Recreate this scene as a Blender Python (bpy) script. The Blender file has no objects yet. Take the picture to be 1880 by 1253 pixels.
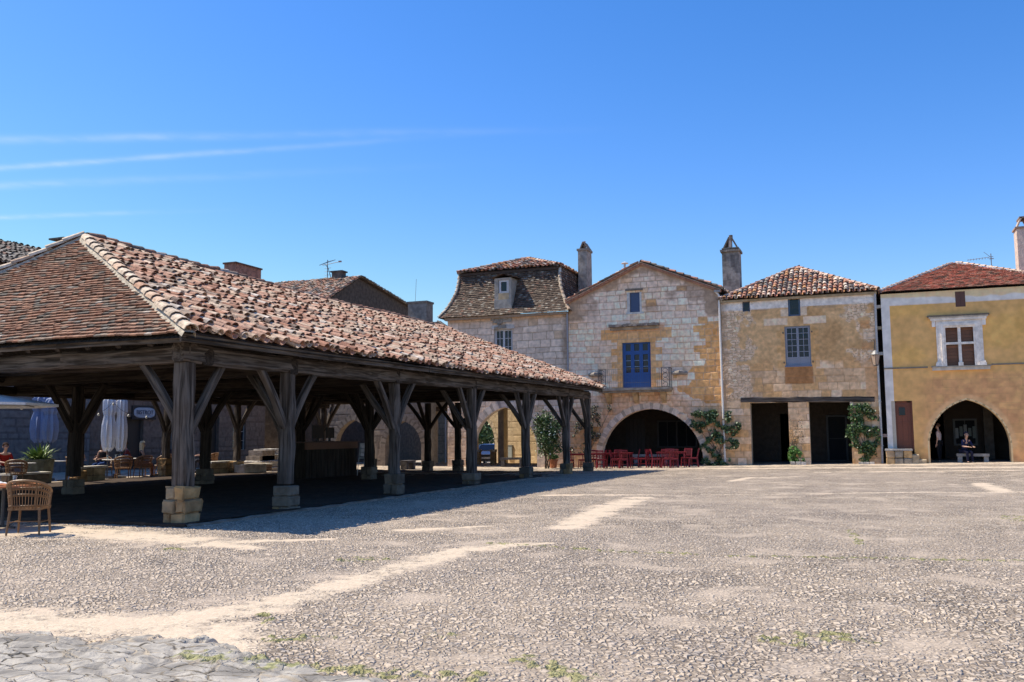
import bpy, math, random
import numpy as np
from mathutils import Matrix, Vector
random.seed(7)
RNG = np.random.default_rng(11)
sc = bpy.context.scene
COL = sc.collection

# ---------------------------------------------------------------- camera
FPX, CX, CY, EYE = 1650.0, 940.0, 626.5, 1.6
PITCH, YAW, ROLL = math.radians(5.92), math.radians(21.4), math.radians(0.4)
FW = np.array([-math.sin(YAW)*math.cos(PITCH), math.cos(YAW)*math.cos(PITCH), math.sin(PITCH)])
R0 = np.array([math.cos(YAW), math.sin(YAW), 0.0]); U0 = np.cross(R0, FW)
RT = R0*math.cos(ROLL) - U0*math.sin(ROLL); UP = np.cross(RT, FW)
CAMP = np.array([0, 0, EYE])
cam_d = bpy.data.cameras.new('camera'); cam = bpy.data.objects.new('camera', cam_d); COL.objects.link(cam)
cam_d.sensor_width = 36; cam_d.lens = FPX*36/1880; cam_d.clip_end = 3000; cam_d.clip_start = 0.1
cam.matrix_world = Matrix(((RT[0], UP[0], -FW[0], 0), (RT[1], UP[1], -FW[1], 0), (RT[2], UP[2], -FW[2], EYE), (0, 0, 0, 1)))
sc.camera = cam
# surveying helpers: where does a sight line of the photograph meet a plane of the place
def ray(x, y): return FW + RT*(x-CX)/FPX - UP*(y-CY)/FPX
def gnd(x, y, z=0.0): d = ray(x, y); return CAMP + d*(z-EYE)/d[2]
def onY(x, y, Y=45.0): d = ray(x, y); return CAMP + d*Y/d[1]
def onX(x, y, X): d = ray(x, y); return CAMP + d*X/d[0]

# ---------------------------------------------------------------- light
SUNV = Vector((-2.45, -0.16, 3.5)).normalized()
el = math.asin(SUNV.z); az = math.atan2(SUNV.x, SUNV.y)
sl = bpy.data.lights.new('sun', 'SUN'); sl.energy = 4.4; sl.angle = math.radians(0.55); sl.color = (1.0, 0.91, 0.76)
so = bpy.data.objects.new('sun', sl); COL.objects.link(so); so.location = (-40, -10, 60)
so.rotation_euler = SUNV.to_track_quat('Z', 'Y').to_euler()
sc.view_settings.view_transform = 'Standard'; sc.view_settings.look = 'None'
sc.view_settings.exposure = 0.56; sc.view_settings.gamma = 1.0
w = bpy.data.worlds.new('World'); sc.world = w; w.use_nodes = True
nt = w.node_tree; nt.nodes.clear()
def N(nt, t, **k):
    n = nt.nodes.new(t)
    for a, b in k.items():
        if a.startswith('i_'): n.inputs[a[2:].replace('_', ' ')].default_value = b
        else: setattr(n, a, b)
    return n
def M(nt, op, a, b=None, c=None, clamp=False):
    n = nt.nodes.new('ShaderNodeMath'); n.operation = op; n.use_clamp = clamp
    for i, v in enumerate((a, b, c)):
        if v is None: continue
        if isinstance(v, (int, float)): n.inputs[i].default_value = v
        else: nt.links.new(v, n.inputs[i])
    return n.outputs[0]
def MIX(nt, f, a, b, bt='MIX'):
    n = nt.nodes.new('ShaderNodeMix'); n.data_type = 'RGBA'; n.blend_type = bt
    for i, v in ((0, f), (6, a), (7, b)):
        if isinstance(v, (int, float)): n.inputs[i].default_value = v
        elif isinstance(v, tuple): n.inputs[i].default_value = (*v[:3], 1)
        else: nt.links.new(v, n.inputs[i])
    return n.outputs[2]
def RAMP(nt, v, lo, hi, a=0.0, b=1.0):
    n = nt.nodes.new('ShaderNodeMapRange'); n.interpolation_type = 'SMOOTHSTEP'
    nt.links.new(v, n.inputs[0]); n.inputs[1].default_value = lo; n.inputs[2].default_value = hi
    n.inputs[3].default_value = a; n.inputs[4].default_value = b
    return n.outputs[0]
sky = N(nt, 'ShaderNodeTexSky', sky_type='NISHITA', sun_disc=False)
sky.sun_elevation = el; sky.sun_rotation = az; sky.air_density = 1.0; sky.dust_density = 0.4; sky.ozone_density = 3.0; sky.altitude = 200
hs = N(nt, 'ShaderNodeHueSaturation'); hs.inputs['Saturation'].default_value = 1.33; hs.inputs['Hue'].default_value = 0.5
nt.links.new(sky.outputs[0], hs.inputs['Color'])
# high thin vapour trails: straight lines on a plane far overhead
tc = N(nt, 'ShaderNodeTexCoord'); sp = N(nt, 'ShaderNodeSeparateXYZ'); nt.links.new(tc.outputs['Generated'], sp.inputs[0])
zz = M(nt, 'MAXIMUM', sp.outputs[2], 0.02)
qx = M(nt, 'DIVIDE', sp.outputs[0], zz); qy = M(nt, 'DIVIDE', sp.outputs[1], zz)
cmb = N(nt, 'ShaderNodeCombineXYZ'); nt.links.new(qx, cmb.inputs[0]); nt.links.new(qy, cmb.inputs[1])
ns = N(nt, 'ShaderNodeTexNoise', i_Scale=1.3, i_Detail=4.0); nt.links.new(cmb.outputs[0], ns.inputs['Vector'])
tot = None
for (x0, y0, x1, y1, wpx, amp) in ((0, 257, 1250, 236, 7, .26), (0, 309, 1000, 238, 5, .50), (0, 343, 1000, 296, 7, .16), (0, 400, 520, 381, 4, .28)):
    def pl(x, y): d = ray(x, y); return np.array([d[0]/d[2], d[1]/d[2]])
    a, b, c = pl(x0, y0), pl(x1, y1), pl(x0, y0+wpx)
    t = (b-a); L = np.linalg.norm(t); t = t/L; n = np.array([-t[1], t[0]]); wd = abs((c-a)@n)
    dist = M(nt, 'ADD', M(nt, 'MULTIPLY', qx, float(n[0])), M(nt, 'ADD', M(nt, 'MULTIPLY', qy, float(n[1])), float(-(a@n))))
    dist = M(nt, 'ADD', dist, M(nt, 'MULTIPLY', M(nt, 'SUBTRACT', ns.outputs[0], .5), float(wd*1.6)))
    al = M(nt, 'ADD', M(nt, 'MULTIPLY', qx, float(t[0])), M(nt, 'ADD', M(nt, 'MULTIPLY', qy, float(t[1])), float(-(a@t))))
    g = M(nt, 'POWER', 2.718, M(nt, 'MULTIPLY', M(nt, 'MULTIPLY', dist, dist), float(-1/(wd*wd))))
    fade = RAMP(nt, al, float(-L*.35), float(L), 1.0, 0.0)
    k = M(nt, 'MULTIPLY', M(nt, 'MULTIPLY', g, fade), amp)
    tot = k if tot is None else M(nt, 'ADD', tot, k)
n5 = N(nt, 'ShaderNodeTexNoise', i_Scale=7.0, i_Detail=6.0); nt.links.new(cmb.outputs[0], n5.inputs['Vector'])
tot = M(nt, 'MULTIPLY', M(nt, 'MULTIPLY', tot, RAMP(nt, ns.outputs[0], .35, .6, .45, 1.0)), RAMP(nt, n5.outputs[0], .3, .65, .45, 1.15))
skyt = MIX(nt, 1.0, hs.outputs[0], (.90, .815, .94), 'MULTIPLY')
skyt = MIX(nt, 1.0, skyt, (2.6, 3.45, 4.6), 'DARKEN')
skyc = MIX(nt, tot, skyt, (4.6, 4.8, 5.0))
bg = N(nt, 'ShaderNodeBackground'); bg.inputs[1].default_value = 0.15
nt.links.new(skyc, bg.inputs[0]); wo = N(nt, 'ShaderNodeOutputWorld'); nt.links.new(bg.outputs[0], wo.inputs[0])

# ---------------------------------------------------------------- numpy noise
def _h(i, j, s):
    n = (i.astype(np.int64)*374761393 + j.astype(np.int64)*668265263 + s*982451653) & 0x7fffffff
    n = ((n ^ (n >> 13))*1274126177) & 0x7fffffff
    n = n ^ (n >> 16)
    return (n & 0xffff)/65535.0
def vn(x, y, s=0):
    x = np.asarray(x, float); y = np.asarray(y, float)
    i = np.floor(x); j = np.floor(y); u = x-i; v = y-j; u = u*u*(3-2*u); v = v*v*(3-2*v)
    return (_h(i, j, s)*(1-u)+_h(i+1, j, s)*u)*(1-v)+(_h(i, j+1, s)*(1-u)+_h(i+1, j+1, s)*u)*v
def fbm(x, y, s=0, o=4):
    t = 0; a = .5
    for k in range(o): t = t+a*vn(np.asarray(x)*2**k, np.asarray(y)*2**k, s+k*17); a *= .5
    return t/(1-.5**o)
def sst(v, a, b): t = np.clip((v-a)/(b-a), 0, 1); return t*t*(3-2*t)
def lerp(a, b, t): t = np.asarray(t)[..., None]; return np.asarray(a)*(1-t)+np.asarray(b)*t

# ---------------------------------------------------------------- objects
W = {}
def tag(o, label=None, cat=None, group=None, kind=None):
    if label: o['label'] = label
    if cat: o['category'] = cat
    if group: o['group'] = group
    if kind: o['kind'] = kind
    return o
def thing(name, label, cat, loc=(0, 0, 0), rz=0.0, group=None):
    o = bpy.data.objects.new(name, None); COL.objects.link(o); o.empty_display_size = .2
    o.location = tuple(float(v) for v in loc); o.rotation_euler = (0, 0, rz)
    W[o] = Matrix.Translation(Vector(o.location)) @ Matrix.Rotation(rz, 4, 'Z')
    return tag(o, label, cat, group)
class MB:
    def __init__(s): s.v = []; s.f = []; s.c = []; s.n = 0
    def add(s, V, F, C=(.5, .5, .5)):
        V = np.asarray(V, float).reshape(-1, 3)
        s.v.append(V); off = s.n; s.n += len(V)
        F = [tuple(int(i)+off for i in f) for f in F]; s.f.extend(F)
        C = np.asarray(C, float)
        if C.ndim == 1: s.c.append(np.repeat(C[None, :3], len(F), 0))
        else: s.c.append(C[:, :3])
        return s
    def box(s, a, b, col=(.5, .5, .5), jit=0.0):
        a, b = np.minimum(a, b), np.maximum(a, b)
        V = np.array([[(a, b)[i][0], (a, b)[j][1], (a, b)[k][2]] for k in (0, 1) for j in (0, 1) for i in (0, 1)], float)
        if jit: V += RNG.uniform(-jit, jit, V.shape)
        return s.add(V, [(0, 2, 3, 1), (4, 5, 7, 6), (0, 1, 5, 4), (2, 6, 7, 3), (0, 4, 6, 2), (1, 3, 7, 5)], col)
    def cbox(s, c, h, col=(.5, .5, .5), rz=0.0, rx=0.0, ry=0.0, jit=0.0):
        m = Matrix.Rotation(rz, 3, 'Z') @ Matrix.Rotation(ry, 3, 'Y') @ Matrix.Rotation(rx, 3, 'X')
        V = [list(m @ Vector((i*h[0], j*h[1], k*h[2])) + Vector(c)) for k in (-1, 1) for j in (-1, 1) for i in (-1, 1)]
        V = np.array(V)
        if jit: V += RNG.uniform(-jit, jit, V.shape)
        return s.add(V, [(0, 2, 3, 1), (4, 5, 7, 6), (0, 1, 5, 4), (2, 6, 7, 3), (0, 4, 6, 2), (1, 3, 7, 5)], col)
    def bar(s, p, q, w, h=None, col=(.5, .5, .5)):
        h = h or w; p = Vector(p); q = Vector(q); d = (q-p).normalized()
        a = d.cross(Vector((0, 0, 1)));
        if a.length < .05: a = Vector((1, 0, 0))
        a.normalize(); b = a.cross(d)
        V = [list(o + a*(i*w/2) + b*(j*h/2)) for o in (p, q) for j in (-1, 1) for i in (-1, 1)]
        return s.add(V, [(0, 2, 3, 1), (4, 5, 7, 6), (0, 1, 5, 4), (2, 6, 7, 3), (0, 4, 6, 2), (1, 3, 7, 5)], col)
    def tube(s, pts, r, n=6, col=(.5, .5, .5), cap=True):
        P = [Vector(p) for p in pts]; rs = r if hasattr(r, '__len__') else [r]*len(P)
        V = []; ref = None
        for i, p in enumerate(P):
            d = (P[min(i+1, len(P)-1)]-P[max(i-1, 0)]).normalized()
            if ref is None or abs(d.dot(ref)) > .95: ref = Vector((0, 0, 1)) if abs(d.z) < .8 else Vector((1, 0, 0))
            a = d.cross(ref).normalized(); b = d.cross(a)
            for k in range(n):
                t = 2*math.pi*k/n; V.append(list(p+(a*math.cos(t)+b*math.sin(t))*rs[i]))
        F = [(i*n+k, i*n+(k+1) % n, (i+1)*n+(k+1) % n, (i+1)*n+k) for i in range(len(P)-1) for k in range(n)]
        if cap: F += [tuple(range(n))[::-1], tuple((len(P)-1)*n+k for k in range(n))]
        return s.add(V, F, col)
    def lathe(s, c, prof, n=14, col=(.5, .5, .5)):
        V = [[c[0]+r*math.cos(2*math.pi*k/n), c[1]+r*math.sin(2*math.pi*k/n), c[2]+z] for r, z in prof for k in range(n)]
        F = [(i*n+k, i*n+(k+1) % n, (i+1)*n+(k+1) % n, (i+1)*n+k) for i in range(len(prof)-1) for k in range(n)]
        return s.add(V, F, col)
    def prism(s, poly, y0, y1, col=(.5, .5, .5)):   # polygon in xz, extruded along y
        n = len(poly); V = [[p[0], y, p[1]] for y in (y0, y1) for p in poly]
        F = [tuple(range(n)), tuple(range(2*n-1, n-1, -1))]+[(i, i+n, (i+1) % n+n, (i+1) % n) for i in range(n)]
        return s.add(V, F, col)
    def build(s, name, mat, parent=None, world=True, smooth=False, mods=None):
        me = bpy.data.meshes.new(name)
        V = np.concatenate(s.v) if s.v else np.zeros((0, 3))
        mw = W.get(parent, Matrix.Identity(4)) if parent else Matrix.Identity(4)
        if world and parent:
            mi = np.array(mw.inverted()); V = V @ mi[:3, :3].T + mi[:3, 3]
        sizes = np.array([len(f) for f in s.f], np.int32); idx = np.fromiter((i for f in s.f for i in f), np.int32, int(sizes.sum()))
        me.vertices.add(len(V)); me.vertices.foreach_set('co', V.astype(np.float32).ravel())
        me.loops.add(len(idx)); me.loops.foreach_set('vertex_index', idx)
        me.polygons.add(len(sizes)); me.polygons.foreach_set('loop_start', np.concatenate(([0], np.cumsum(sizes)[:-1])).astype(np.int32))
        me.update(calc_edges=True); me.validate()
        C = np.concatenate(s.c); C4 = np.concatenate((np.clip(C, 0, 1), np.ones((len(C), 1))), 1)
        if len(me.polygons) == len(C4):
            at = me.attributes.new('Col', 'FLOAT_COLOR', 'CORNER')
            at.data.foreach_set('color', np.repeat(C4, sizes, 0).astype(np.float32).ravel())
        me.polygons.foreach_set('use_smooth', np.full(len(me.polygons), bool(smooth)))
        me.materials.append(mat)
        o = bpy.data.objects.new(name, me); COL.objects.link(o)
        if parent: o.parent = parent
        W[o] = mw.copy()
        return o
def copy_tree(o, parent=None):
    c = o.copy(); COL.objects.link(c)
    if parent: c.parent = parent
    for ch in [x for x in o.children]:
        copy_tree(ch, c)
    return c

# ---------------------------------------------------------------- materials
MATS = {}
def mat_new(name):
    m = bpy.data.materials.new(name); m.use_nodes = True; nt = m.node_tree
    return m, nt, nt.nodes['Principled BSDF']
def mat(name, col, rough=.7, metal=0.0, nscale=8.0, namt=.25, bump=.15, stretch=(1, 1, 1), spec=.5):
    if name in MATS: return MATS[name]
    m, nt, b = mat_new(name)
    t = N(nt, 'ShaderNodeTexCoord'); mp = N(nt, 'ShaderNodeMapping'); mp.inputs['Scale'].default_value = stretch
    nt.links.new(t.outputs['Object'], mp.inputs[0])
    n1 = N(nt, 'ShaderNodeTexNoise', i_Scale=nscale, i_Detail=6.0); nt.links.new(mp.outputs[0], n1.inputs['Vector'])
    if col is None:
        a = N(nt, 'ShaderNodeAttribute', attribute_name='Col'); src = a.outputs['Color']
    else:
        r = N(nt, 'ShaderNodeRGB'); r.outputs[0].default_value = (*col, 1); src = r.outputs[0]
    v = RAMP(nt, n1.outputs[0], .3, .7, 1-namt, 1+namt)
    hsv = N(nt, 'ShaderNodeHueSaturation'); nt.links.new(src, hsv.inputs['Color']); nt.links.new(v, hsv.inputs['Value'])
    nt.links.new(hsv.outputs[0], b.inputs['Base Color'])
    b.inputs['Roughness'].default_value = rough; b.inputs['Metallic'].default_value = metal
    b.inputs['Specular IOR Level'].default_value = spec
    if bump:
        n2 = N(nt, 'ShaderNodeTexNoise', i_Scale=nscale*3, i_Detail=8.0); nt.links.new(mp.outputs[0], n2.inputs['Vector'])
        bp = N(nt, 'ShaderNodeBump', i_Strength=bump, i_Distance=.03); nt.links.new(n2.outputs[0], bp.inputs['Height']); nt.links.new(bp.outputs[0], b.inputs['Normal'])
    MATS[name] = m; return m
M_stone = mat('stone masonry', None, .9, nscale=5, namt=.16, bump=.5, spec=.2)
M_rough = mat('rough stone', None, .92, nscale=4, namt=.28, bump=.8, spec=.2)
M_plaster = mat('plaster', None, .92, nscale=2.5, namt=.10, bump=.25, spec=.2)
M_tile = mat('clay tile', None, .85, nscale=9, namt=.28, bump=.5, spec=.25)
M_leaf = mat('leaves', None, .5, nscale=3, namt=.3, bump=0, spec=.5)
M_paint = mat('painted wood', None, .5, nscale=20, namt=.08, bump=.1)
M_metal = mat('painted metal', None, .45, nscale=20, namt=.12, bump=.05)
M_fab = mat('fabric', None, .9, nscale=30, namt=.08, bump=.1, spec=.2)
M_skin = mat('skin', (.50, .29, .20), .55, nscale=20, namt=.08, bump=0)
def wood(name, dark, light, bump=.8):
    m, nt, b = mat_new(name)
    t = N(nt, 'ShaderNodeTexCoord'); mp = N(nt, 'ShaderNodeMapping'); mp.inputs['Scale'].default_value = (16, 16, .9)
    oi = N(nt, 'ShaderNodeObjectInfo'); ad = N(nt, 'ShaderNodeVectorMath', operation='ADD')
    nt.links.new(t.outputs['Object'], ad.inputs[0]); nt.links.new(oi.outputs['Location'], ad.inputs[1]); nt.links.new(ad.outputs[0], mp.inputs[0])
    n1 = N(nt, 'ShaderNodeTexNoise', i_Scale=1.0, i_Detail=7.0, i_Distortion=.6); nt.links.new(mp.outputs[0], n1.inputs['Vector'])
    n2 = N(nt, 'ShaderNodeTexNoise', i_Scale=1.7, i_Detail=3.0); nt.links.new(ad.outputs[0], n2.inputs['Vector'])
    c = MIX(nt, RAMP(nt, n1.outputs[0], .36, .62), dark, light)
    c = MIX(nt, RAMP(nt, n2.outputs[0], .35, .7, 0, .45), c, (dark[0]*1.5, dark[1]*1.25, dark[2]))
    nt.links.new(c, b.inputs['Base Color']); b.inputs['Roughness'].default_value = .85; b.inputs['Specular IOR Level'].default_value = .25
    bp = N(nt, 'ShaderNodeBump', i_Strength=bump, i_Distance=.04); nt.links.new(n1.outputs[0], bp.inputs['Height']); nt.links.new(bp.outputs[0], b.inputs['Normal'])
    return m
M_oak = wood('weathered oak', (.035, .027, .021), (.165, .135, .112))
M_oak_shade = wood('dark oak', (.018, .013, .010), (.065, .05, .038))  # same oak for the hall interior, shade darkened into its colour
def glass_mat():
    m, nt, b = mat_new('window glass')
    b.inputs['Base Color'].default_value = (.008, .010, .014, 1); b.inputs['Roughness'].default_value = .09; b.inputs['Specular IOR Level'].default_value = .45
    t = N(nt, 'ShaderNodeTexCoord'); n = N(nt, 'ShaderNodeTexNoise', i_Scale=2.5); nt.links.new(t.outputs['Object'], n.inputs['Vector'])
    bp = N(nt, 'ShaderNodeBump', i_Strength=.15, i_Distance=.05); nt.links.new(n.outputs[0], bp.inputs['Height']); nt.links.new(bp.outputs[0], b.inputs['Normal'])
    return m
M_glass = glass_mat()
def clear_mat():
    m, nt, b = mat_new('clear glass'); b.inputs['Base Color'].default_value = (.9, .95, .95, 1); b.inputs['Roughness'].default_value = .05
    b.inputs['Transmission Weight'].default_value = .85; return m
M_clear = clear_mat()

# ---------------------------------------------------------------- ground
def gz(x, y):
    x = np.asarray(x, float); y = np.asarray(y, float)
    t = sst(y, 30, 42)
    z = t*np.clip(.018*(x+6.5), -.15, .22)
    z = z - sst(y, 50, 62)*.45*sst(-x, 12, 17)
    return z
def GP(x, y, it=4):   # pixel on the real (gently sloping) ground
    z = 0.0
    for _ in range(it): p = gnd(x, y, z); z = float(gz(p[0], p[1]))
    return gnd(x, y, z)
def seg_d(X, Y, P):
    D = np.full(X.shape, 1e9)
    for a, b in zip(P[:-1], P[1:]):
        ax, ay, aw = a; bx, by, bw = b; dx, dy = bx-ax, by-ay
        t = np.clip(((X-ax)*dx+(Y-ay)*dy)/(dx*dx+dy*dy+1e-9), 0, 1)
        D = np.minimum(D, np.hypot(X-ax-t*dx, Y-ay-t*dy)/(aw+(bw-aw)*t))
    return D
def build_ground():
    xs = np.concatenate((-np.geomspace(400, 34.2, 22), np.arange(-34, -14, .12), np.arange(-14, 7.6, .024), np.geomspace(7.7, 300, 40)))
    ys = [-30., -15, -6, 0, 3, 4.2]
    y = 4.5
    while y < 62: ys.append(y); y += .022 if y < 8 else .022*(y/8)**1.55
    ys = np.array(ys+list(np.geomspace(62.5, 900, 24)))
    X, Y = np.meshgrid(xs, ys)
    Z = gz(X, Y) + .05*(fbm(X*.35, Y*.35, 5, 3)-.5)*sst(Y, 3, 6)*(1-sst(Y, 33, 39))
    nx, ny = len(xs), len(ys)
    V = np.stack((X.ravel(), Y.ravel(), Z.ravel()), 1)
    i = np.arange(nx-1); j = np.arange(ny-1); I, J = np.meshgrid(i, j)
    q = (J*nx+I).ravel(); Fq = np.stack((q, q+1, q+nx+1, q+nx), 1).astype(np.int32)
    me = bpy.data.meshes.new('ground'); me.vertices.add(len(V)); me.vertices.foreach_set('co', V.astype(np.float32).ravel())
    me.loops.add(Fq.size); me.loops.foreach_set('vertex_index', Fq.ravel()); me.polygons.add(len(Fq))
    me.polygons.foreach_set('loop_start', (np.arange(len(Fq))*4).astype(np.int32)); me.update(calc_edges=True)
    # worn mortar / dust paths, walked on the ground
    def path(pts):
        out = []
        for x, yy, wd in pts: p = GP(x, yy); out.append((p[0], p[1], wd))
        return out
    D = np.full(X.shape, 9.0)
    for P in ([(-120, 1150, .7), (60, 1150, .62), (250, 1160, .50), (400, 1165, .42)], [(250, 1150, .35), (480, 1120, .30), (620, 1080, .26), (730, 1048, .24), (850, 1012, .30), (950, 1003, .22), (1010, 1000, .1)],
              [(300, 1170, .3), (440, 1195, .22)], [(1040, 970, .32), (1085, 950, .36), (1120, 932, .38), (1180, 915, .3)], [(1000, 911, .22), (1220, 911, .1)],
              [(1290, 909, .06), (1560, 907, .10), (1900, 904, .14)], [(1340, 885, .14), (1380, 878, .2), (1460, 876, .12)], [(1800, 888, .3), (1840, 903, .3)],
              [(1500, 868, .2), (1900, 866, .2)], [(0, 975, .9), (110, 978, .8), (230, 985, .6), (330, 992, .45), (460, 1008, .2)],
              [(350, 1005, .16), (480, 995, .2), (600, 992, .12)], [(740, 975, .22), (850, 970, .16), (900, 968, .08)], [(1180, 862, .5), (1880, 859, .5)]):
        D = np.minimum(D, seg_d(X, Y, path(P)))
    sand = np.clip(1.30-D*.62, 0, 1)
    sand = np.maximum(sand, .8*sst(-X, 20, 23)); sand = np.maximum(sand, .8*sst(Y, 40, 43.5))
    # big flagstones at the lower left
    F = seg_d(X, Y, path([(-400, 1215, 1.0), (0, 1235, .62), (150, 1245, .75), (330, 1262, .5), (520, 1290, .38), (640, 1300, .3)]))
    flag = np.clip(1.8-F*.95, 0, 1)
    G = np.full(X.shape, 9.0)
    for P in ([(1140, 1017, .05), (1240, 1018, .07), (1330, 1024, .03), (1420, 1023, .07), (1600, 1026, .05), (1700, 1028, .10), (1880, 1031, .06)],
              [(1425, 1180, .12), (1470, 1180, .18), (1520, 1172, .12), (1590, 1183, .08)], [(350, 1220, .1), (450, 1228, .12), (560, 1235, .12), (720, 1245, .10), (900, 1250, .08)],
              [(500, 1178, .08), (580, 1176, .1)], [(650, 1030, .2), (690, 1032, .16)], [(960, 1215, .1), (1060, 1250, .12)], [(1860, 950, .2), (1880, 957, .2)], [(1560, 975, .06), (1580, 1000, .06)],
              [(900, 1000, .07), (1150, 1016, .07)], [(315, 1010, .1), (330, 1013, .1)], [(480, 1135, .06), (500, 1150, .06)], [(800, 1170, .08), (830, 1172, .08)]):
        G = np.minimum(G, seg_d(X, Y, path(P)))
    grass = np.clip(1.6-G*.7, 0, 1)
    for n_, a_ in (('sand', sand), ('flag', flag), ('grass', grass)):
        at = me.attributes.new(n_, 'FLOAT', 'POINT'); at.data.foreach_set('value', a_.astype(np.float32).ravel())
    me.polygons.foreach_set('use_smooth', np.ones(len(Fq), bool))
    m, nt, b = mat_new('square paving')
    t = N(nt, 'ShaderNodeTexCoord').outputs['Object']
    def att(n_): return N(nt, 'ShaderNodeAttribute', attribute_name=n_).outputs['Fac']
    def noise(s, d=5.0, dist=0.0):
        n_ = N(nt, 'ShaderNodeTexNoise', i_Scale=s, i_Detail=d, i_Distortion=dist); nt.links.new(t, n_.inputs['Vector']); return n_
    nw = noise(7, 2); wv = N(nt, 'ShaderNodeVectorMath', operation='MULTIPLY_ADD'); nt.links.new(nw.outputs['Color'], wv.inputs[0]); wv.inputs[1].default_value = (.10, .10, 0); nt.links.new(t, wv.inputs[2])
    def vor(scale, feat, sx=1.0, sy=1.0, src=None):
        mp = N(nt, 'ShaderNodeMapping'); mp.inputs['Scale'].default_value = (sx, sy, 0); nt.links.new((src or wv).outputs[0], mp.inputs[0])
        v = N(nt, 'ShaderNodeTexVoronoi', feature=feat, i_Scale=scale); nt.links.new(mp.outputs[0], v.inputs['Vector']); return v
    nw2 = noise(13, 2); wc = N(nt, 'ShaderNodeVectorMath', operation='MULTIPLY_ADD'); nt.links.new(nw2.outputs['Color'], wc.inputs[0]); wc.inputs[1].default_value = (.045, .035, 0); nt.links.new(t, wc.inputs[2])
    ce = vor(22, 'DISTANCE_TO_EDGE', .85, 1.25, wc); cf = vor(22, 'F1', .85, 1.25, wc)
    fe = vor(4.0, 'DISTANCE_TO_EDGE', .75, 1.6); fe2 = vor(9.5, 'DISTANCE_TO_EDGE', .8, 1.3); ff = vor(4.0, 'F1', .75, 1.6)
    nbig = noise(.45, 4); nmid = noise(2.2, 5, .3); nfin = noise(28, 6); nhuge = noise(.16, 3)
    s_ = M(nt, 'ADD', att('sand'), M(nt, 'MULTIPLY', M(nt, 'SUBTRACT', M(nt, 'ADD', M(nt, 'MULTIPLY', nmid.outputs[0], .6), M(nt, 'MULTIPLY', noise(9, 6).outputs[0], .4)), .5), 2.6))
    sandm = M(nt, 'MULTIPLY', RAMP(nt, s_, .45, 1.05), .93)
    f_ = M(nt, 'ADD', att('flag'), M(nt, 'MULTIPLY', M(nt, 'SUBTRACT', nmid.outputs[0], .5), 1.8)); flagm = RAMP(nt, f_, .50, .62)
    g_ = M(nt, 'ADD', att('grass'), M(nt, 'MULTIPLY', M(nt, 'SUBTRACT', noise(8, 6).outputs[0], .5), 4.0)); grassm = RAMP(nt, g_, .88, 1.3)
    sepc = N(nt, 'ShaderNodeSeparateColor'); nt.links.new(cf.outputs['Color'], sepc.inputs[0])
    stone = MIX(nt, sepc.outputs[0], (.33, .265, .20), (.63, .52, .40))
    stone = MIX(nt, RAMP(nt, sepc.outputs[1], .7, .95, 0, .8), stone, (.56, .47, .38))
    stone = MIX(nt, RAMP(nt, sepc.outputs[2], .8, 1.0, 0, .6), stone, (.27, .25, .235))
    gap = RAMP(nt, ce.outputs['Distance'], .03, .13)
    dust = RAMP(nt, M(nt, 'ADD', nbig.outputs[0], M(nt, 'MULTIPLY', nmid.outputs[0], .5)), .52, .95)
    gapc = MIX(nt, dust, (.065, .05, .038), (.34, .27, .20))
    cob = MIX(nt, gap, gapc, stone)
    npat = noise(1.05, 7, .4); worn = RAMP(nt, M(nt, 'ADD', npat.outputs[0], M(nt, 'MULTIPLY', M(nt, 'SUBTRACT', nfin.outputs[0], .5), .25)), .50, .72)
    cob = MIX(nt, M(nt, 'MULTIPLY', worn, .72), cob, MIX(nt, nmid.outputs[0], (.43, .345, .26), (.56, .46, .36)))
    cob = MIX(nt, RAMP(nt, nhuge.outputs[0], .35, .65, .25, 0), cob, (.36, .30, .25))
    sepf = N(nt, 'ShaderNodeSeparateColor'); nt.links.new(ff.outputs['Color'], sepf.inputs[0])
    fl = MIX(nt, sepf.outputs[0], (.22, .20, .175), (.50, .455, .39))
    fl = MIX(nt, RAMP(nt, sepf.outputs[1], .93, .96), fl, (.56, .36, .24))
    fl = MIX(nt, RAMP(nt, nfin.outputs[0], .35, .7, .35, 0), fl, (.22, .215, .205))
    nfl = noise(3.2, 9, 1.6); fl = MIX(nt, .62, fl, MIX(nt, RAMP(nt, nfl.outputs[0], .34, .62), (.18, .165, .145), (.48, .44, .375)))
    fgap = M(nt, 'MULTIPLY', RAMP(nt, fe.outputs['Distance'], .01, .05), RAMP(nt, M(nt, 'ADD', fe2.outputs['Distance'], RAMP(nt, nbig.outputs[0], .35, .6, 0, .3)), .01, .09, .35, 1))
    fl = MIX(nt, fgap, MIX(nt, RAMP(nt, nmid.outputs[0], .35, .6), (.10, .085, .065), (.40, .34, .26)), fl)
    snd = MIX(nt, RAMP(nt, nfin.outputs[0], .3, .7), (.54, .435, .315), (.66, .545, .41))
    snd = MIX(nt, RAMP(nt, nmid.outputs[0], .45, .75, 0, .5), snd, (.58, .44, .33))
    c = MIX(nt, sandm, cob, snd); c = MIX(nt, flagm, c, fl)
    gr = MIX(nt, RAMP(nt, nfin.outputs[0], .35, .65), (.16, .17, .05), (.42, .40, .16))
    c = MIX(nt, M(nt, 'MULTIPLY', grassm, .75), c, gr)
    nt.links.new(c, b.inputs['Base Color']); b.inputs['Roughness'].default_value = .95; b.inputs['Specular IOR Level'].default_value = .15
    dome = RAMP(nt, ce.outputs['Distance'], .0, .24)
    hc = M(nt, 'MULTIPLY', M(nt, 'MULTIPLY', dome, M(nt, 'ADD', .55, M(nt, 'MULTIPLY', sepc.outputs[0], .9))), M(nt, 'SUBTRACT', .0155, M(nt, 'MULTIPLY', worn, .011)))
    hs_ = M(nt, 'ADD', .010, M(nt, 'MULTIPLY', nfin.outputs[0], .005))
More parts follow.
